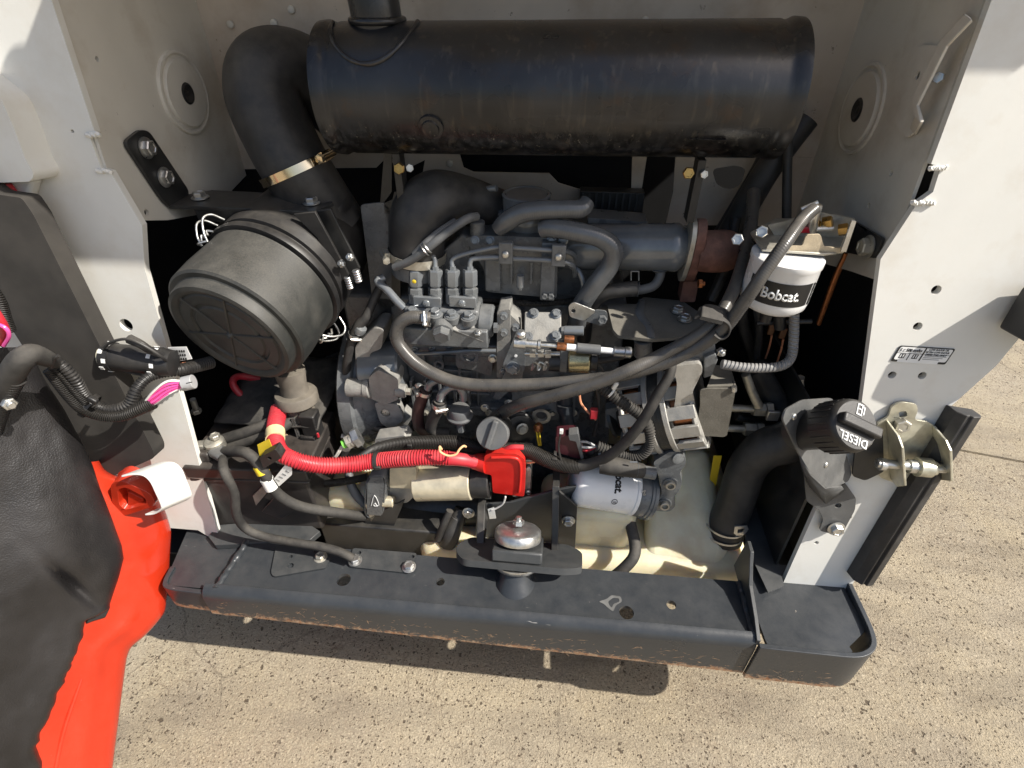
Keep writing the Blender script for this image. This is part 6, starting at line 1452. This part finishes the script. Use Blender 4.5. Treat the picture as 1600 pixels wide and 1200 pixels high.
lm = thing('door_loom', 'black woven wiring sleeve running beside the door conduit', 'harness')
part('loom', hose([(74, 578, .05), (92, 600, .05), (110, 622, .05), (130, 640, .052), (160, 650, .056), (190, 650, .062), (215, 640, .072), (238, 628, .085)], [7, 8, 8, 8, 8, 8.5, 10, 12], n=14), 'harness_braid', lm)
part('loom', hose([(80, 572, .055), (100, 590, .055), (118, 612, .055), (138, 634, .058)], 6, n=12), 'harness_braid', lm)
pw = thing('pink_wires', 'fan of pink and white wires entering the grey plug', 'wires')
for i in range(9):
    dy_ = (i - 4) * 1.5; m_ = 'white_wire' if i in (0, 8) else 'pink_wire'
    part('wire', hose([(226, 632 + dy_ * .6, .078), (240, 622 + dy_ * 1.7, .08 + .002 * (i % 3)), (262, 606 + dy_ * 1.7 + (i % 2) * 2, .088), (290, 599 + dy_ * .5, .10)], 1.9, n=6), m_, pw)
gp_ = thing('grey_plug', 'grey tape wrapped plug at the end of the pink wires', 'plug')
part('wrap', cyl(T(286, 600, .10), T(303, 596, .105), .0115, 18), 'grey_tape', gp_, bevel=.001)
part('tape_line', tube([T(291, 599, .086), T(300, 597, .086)], .0008, n=6), 'black_print', gp_)
el_ = thing('rubber_elbow', 'dusty black conduit elbow fitting on the tailgate liner', 'fitting')
part('elbow', hose([(0, 620, .0), (18, 585, .0), (34, 562, .005), (50, 553, .015), (72, 560, .03), (84, 566, .045)], [18, 18, 18, 16, 13, 10], n=24), 'rubber_dusty', el_)
part('conduit', hose([(22, 590, .0), (8, 615, .0), (-8, 650, .0), (-20, 690, .0)], 16, n=18, corr=(.006, .12)), 'black_plastic', el_)
part('tie', hose([(78, 575, .03), (85, 560, .028), (92, 556, .03)], 3, n=8), 'black_plastic', el_)
tag(part('paper_label', plate([TS(x, y) + UPN * .03 for x, y in ((-10, 555), (8, 525), (36, 532), (14, 560))], UPN * .001), 'white_print', smooth=0), 'small white printed label on the tailgate wiring at the left edge', 'label')
rw = thing('red_lead', 'red lead and black braid at the far left edge', 'wire')
part('lead', hose([(-20, 470, .03), (0, 500, .03), (8, 520, .03), (0, 535, .03)], 7, n=12), 'red_plastic', rw)
part('braid', hose([(-20, 440, .05), (0, 470, .05), (10, 500, .05), (16, 516, .05)], 8, n=12), 'harness_braid', rw)
part('lead', hose([(-10, 505, .02), (8, 512, .02), (14, 525, .02), (6, 540, .02)], 3, n=8), 'pink_wire', rw)
bolt(T(12, 629, -.01), (1, -.5, 0), .008, el_, 'zinc', 'nut')

# ================================================================ small things deep in the bay
part('lower_web', plate(rounded([T(x, y, .335) for x, y in ((800, 608), (900, 606), (898, 650), (880, 654), (862, 640), (830, 642), (800, 650))], .006), V((0, .03, 0)), [(T(846, 628, .335), .008), (T(878, 622, .335), .005)]), EP, en, bevel=.002)
part('crank_boss', lathe([(0, .012), (-.006, .020), (-.006, .013), (.0, .011)], T(846, 648, .33), V((0, 1, 0)), 28, caps=False), 'zinc_dull', en)
part('stop_bracket', plate(rounded([T(x, y, .30) for x, y in ((800, 560), (820, 560), (816, 592), (780, 625), (770, 622))], .003), V((0, .004, 0))), EP, en, bevel=.001)
part('side_pad', plate(rounded([T(x, y, .245) for x, y in ((586, 686), (632, 680), (640, 690), (600, 706), (584, 706))], .004), V((0, .03, 0))), 'cast_alu', en, bevel=.002)
for x, y in ((655, 604), (758, 637), (795, 630), (925, 560), (770, 560)): bolt(T(x, y, .335), (0, -1, .1), .006, en, 'zinc')
for k in range(5): part('fin', pbox(642 + k * 22, 596, 646 + k * 22, 636, .338, .02), EP, en, bevel=.001)
os_ = thing('oil_switch', 'orange pressure switch with yellow wires below the fuel hoses', 'switch')
part('body', lathe([(0, .009), (.008, .010), (.016, .008), (.02, .004)], T(841, 672, .29), V((0, -.2, 1)), 18), 'copper', os_)
for k in range(2): part('wire', hose([(838 + 4 * k, 664, .285), (839 + 4 * k, 680, .28), (842 + 3 * k, 696, .28)], 1.5, n=6), 'yellow_tape', os_)
pu = thing('crank_pulley', 'dark ribbed pulley right of the oil filler cap', 'pulley')
part('rim', lathe([(-.02, .030), (-.016, .034), (-.010, .034), (-.006, .028), (-.002, .034), (.004, .034), (.006, .018), (.004, .004)], T(812, 672, .30), V((.3, -1, .3)), 40), 'black_paint', pu, smooth=30)
bolt(T(816, 670, .29), (.3, -1, .3), .008, pu, 'zinc_dull')
for i, (x, y, m_, d) in enumerate(((1206, 516, 'copper', 'small brown wire joint below the fuel filter, left one'), (1224, 522, 'copper', 'small brown wire joint below the fuel filter, right one'))):
    sp = thing('wire_splice', d, 'connector', 'brown wire joints')
    part('joint', pbox(x - 5, y - 8, x + 5, y + 8, .40, .008), mat('brown_joint', (.16, .07, .03), .5) if 'brown_joint' not in MAT else 'brown_joint', sp, bevel=.002)
    part('wire', hose([(x, y + 8, .404), (x - 4, y + 26, .41), (x - 10, y + 44, .42)], 1.6, n=6), 'orange_wire', sp)
dv = thing('drain_lever', 'black drain lever under the white fuel filter', 'lever')
part('bar', cpx(1182, 505, 1268, 502, .30, 4, 12), 'black_plastic', dv)
part('knob', cpx(1218, 492, 1219, 512, .29, 9, 20), 'black_plastic', dv)
gc = thing('ground_strap', 'grey sleeved cable curving down beside the starter strap', 'cable')
part('cable', hose([(545, 738, .25), (548, 756, .235), (558, 775, .225), (572, 790, .22)], [6, 7, 7, 6], n=12), 'grey_plastic', gc)
sh_ = thing('heat_shield', 'dull black shield behind the engine on the left', 'shield')
part('sheet', plate(rounded([T(x, y, .45) for x, y in ((505, 560), (560, 540), (566, 700), (520, 740))], .01), V((0, .005, 0))), 'black_paint', sh_, bevel=.001)
cd2 = thing('cooler_core', 'dark oil cooler core behind the exhaust cylinder', 'cooler')
part('frame', pbox(905, 300, 1005, 345, .56, .03), 'black_paint', cd2, bevel=.002)
for k in range(9): part('fin', pbox(908 + k * 10.5, 303, 911 + k * 10.5, 343, .557, .01), 'frame_paint', cd2)

# ================================================================ loose grit on the concrete
def grit():
    rnd = random.Random(5); vs = []; fs = []
    oc = [(1, 0, 0), (-1, 0, 0), (0, 1, 0), (0, -1, 0), (0, 0, 1), (0, 0, -1)]
    of = [(0, 2, 4), (2, 1, 4), (1, 3, 4), (3, 0, 4), (2, 0, 5), (1, 2, 5), (3, 1, 5), (0, 3, 5)]
    for i in range(2600):
        x = rnd.uniform(-1.1, 2.4); y = rnd.uniform(-.5, 1.6) if x > .75 else rnd.uniform(-.5, .35)
        r = .0009 + .0022 * rnd.random() ** 4; b = len(vs); a = rnd.random() * 6.28; ca, sa = math.cos(a), math.sin(a)
        for (px, py, pz) in oc:
            k = r * rnd.uniform(.7, 1.2); vs.append((x + (px * ca - py * sa) * k, y + (px * sa + py * ca) * k * .8, GZ + r * .35 + pz * k * .7))
        fs += [tuple(b + q_ for q_ in f) for f in of]
    me = bpy.data.meshes.new('grit'); me.from_pydata(vs, [], fs); me.materials.append(mat('grit_stone', (.26, .21, .15), .85, var=.5, scale=60))
    o = bpy.data.objects.new('grit', me); COL.objects.link(o); tag(o, 'fine loose grit scattered over the concrete yard', 'grit', kind='stuff')
grit()

# ================================================================ more pipes, wires and screws that fill the engine
for x in range(648, 800, 27): bolt(T(x, 547, .334), (0, -1, .1), .0052, en, 'engine_gloss')
for x, y, Y_ in ((787, 494, .323), (787, 520, .323), (787, 580, .323), (805, 512, .331), (806, 582, .331)): bolt(T(x, y, Y_), (0, -1, .1), .0055, en, 'engine_gloss')
for x in range(665, 900, 33): bolt(T(x, 645, .343), (0, -1, .1), .005, en, 'zinc_dull')
for x in (742, 766, 862, 880): bolt(T(x, 376, .384), (0, -1, .3), .0055, en, 'engine_gloss')
part('pump_plug', cpx(772, 512, 778, 512, .315, 9, 6), 'engine_gloss', ip, smooth=20)
part('bleed_screw', lathe([(0, .005), (.012, .005), (.013, .003)], T(664, 498, .31), V((0, -.5, 1)), 6), 'zinc', ip)
for i, (pts, r, m_, nm, cat, d) in enumerate((
    (((740, 470, .40), (790, 472, .385), (845, 474, .385), (890, 470, .39), (930, 460, .41)), 5, 'harness_braid', 'wiring_loom', 'loom', 'thin black loom lying along the cylinder head joint'),
    (((642, 553, .325), (690, 551, .322), (730, 548, .32), (775, 548, .322)), 3.2, 'engine_gloss', 'leak_line', 'pipe', 'thin grey pipe running under the injection pump'),
    (((905, 560, .31), (925, 590, .30), (936, 630, .30), (928, 680, .30)), 3, 'rubber', 'sender_wire', 'wire', 'black wire hanging left of the alternator, longest one'),
    (((915, 548, .315), (940, 575, .31), (955, 600, .31), (960, 640, .315)), 2.6, 'rubber', 'sender_wire', 'wire', 'black wire curling towards the alternator pulley'),
    (((900, 470, .37), (912, 450, .38), (905, 425, .39), (890, 415, .40)), 4.5, 'engine_gloss', 'leak_line', 'pipe', 'short bent pipe joining the long fuel lines'),
    (((1010, 530, .31), (990, 550, .31), (960, 560, .31), (930, 565, .31)), 5, 'rubber', 'sender_wire', 'wire', 'black lead between solenoid and alternator bracket'),
    (((640, 700, .255), (690, 706, .25), (740, 712, .25), (790, 716, .25)), 5, 'rubber', 'sender_wire', 'wire', 'black lead tucked under the braided harness'),
    (((596, 700, .26), (570, 716, .25), (540, 722, .24), (505, 735, .235)), 6, 'harness_braid', 'wiring_loom', 'loom', 'black loom slanting from the starter to the battery connector'),
    (((1110, 470, .44), (1128, 430, .46), (1140, 390, .48), (1150, 340, .50)), 8, 'rubber', 'hydraulic_hose', 'hose', 'black hose rising right behind the rusty elbow'),
    (((1165, 430, .40), (1180, 470, .40), (1186, 520, .40), (1180, 570, .42)), 6, 'rubber', 'hydraulic_hose', 'hose', 'thin dark hose dropping left of the drain lever'),
    (((1150, 650, .36), (1180, 660, .36), (1215, 672, .35), (1240, 690, .34)), 7, 'rubber', 'hydraulic_hose', 'hose', 'dark hose passing behind the filler hose'),
    (((540, 700, .30), (530, 740, .30), (540, 780, .29), (560, 800, .28)), 8, 'rubber', 'hydraulic_hose', 'hose', 'dark hose dropping behind the starter strap'))):
    tag(part(nm, hose(pts, r, n=10), m_), d, cat)
tag(part('wire_plug', pbox(922, 642, 934, 656, .28, .012), 'red_plastic', bevel=.002), 'small dark red wire plug left of the alternator', 'connector')
finish()
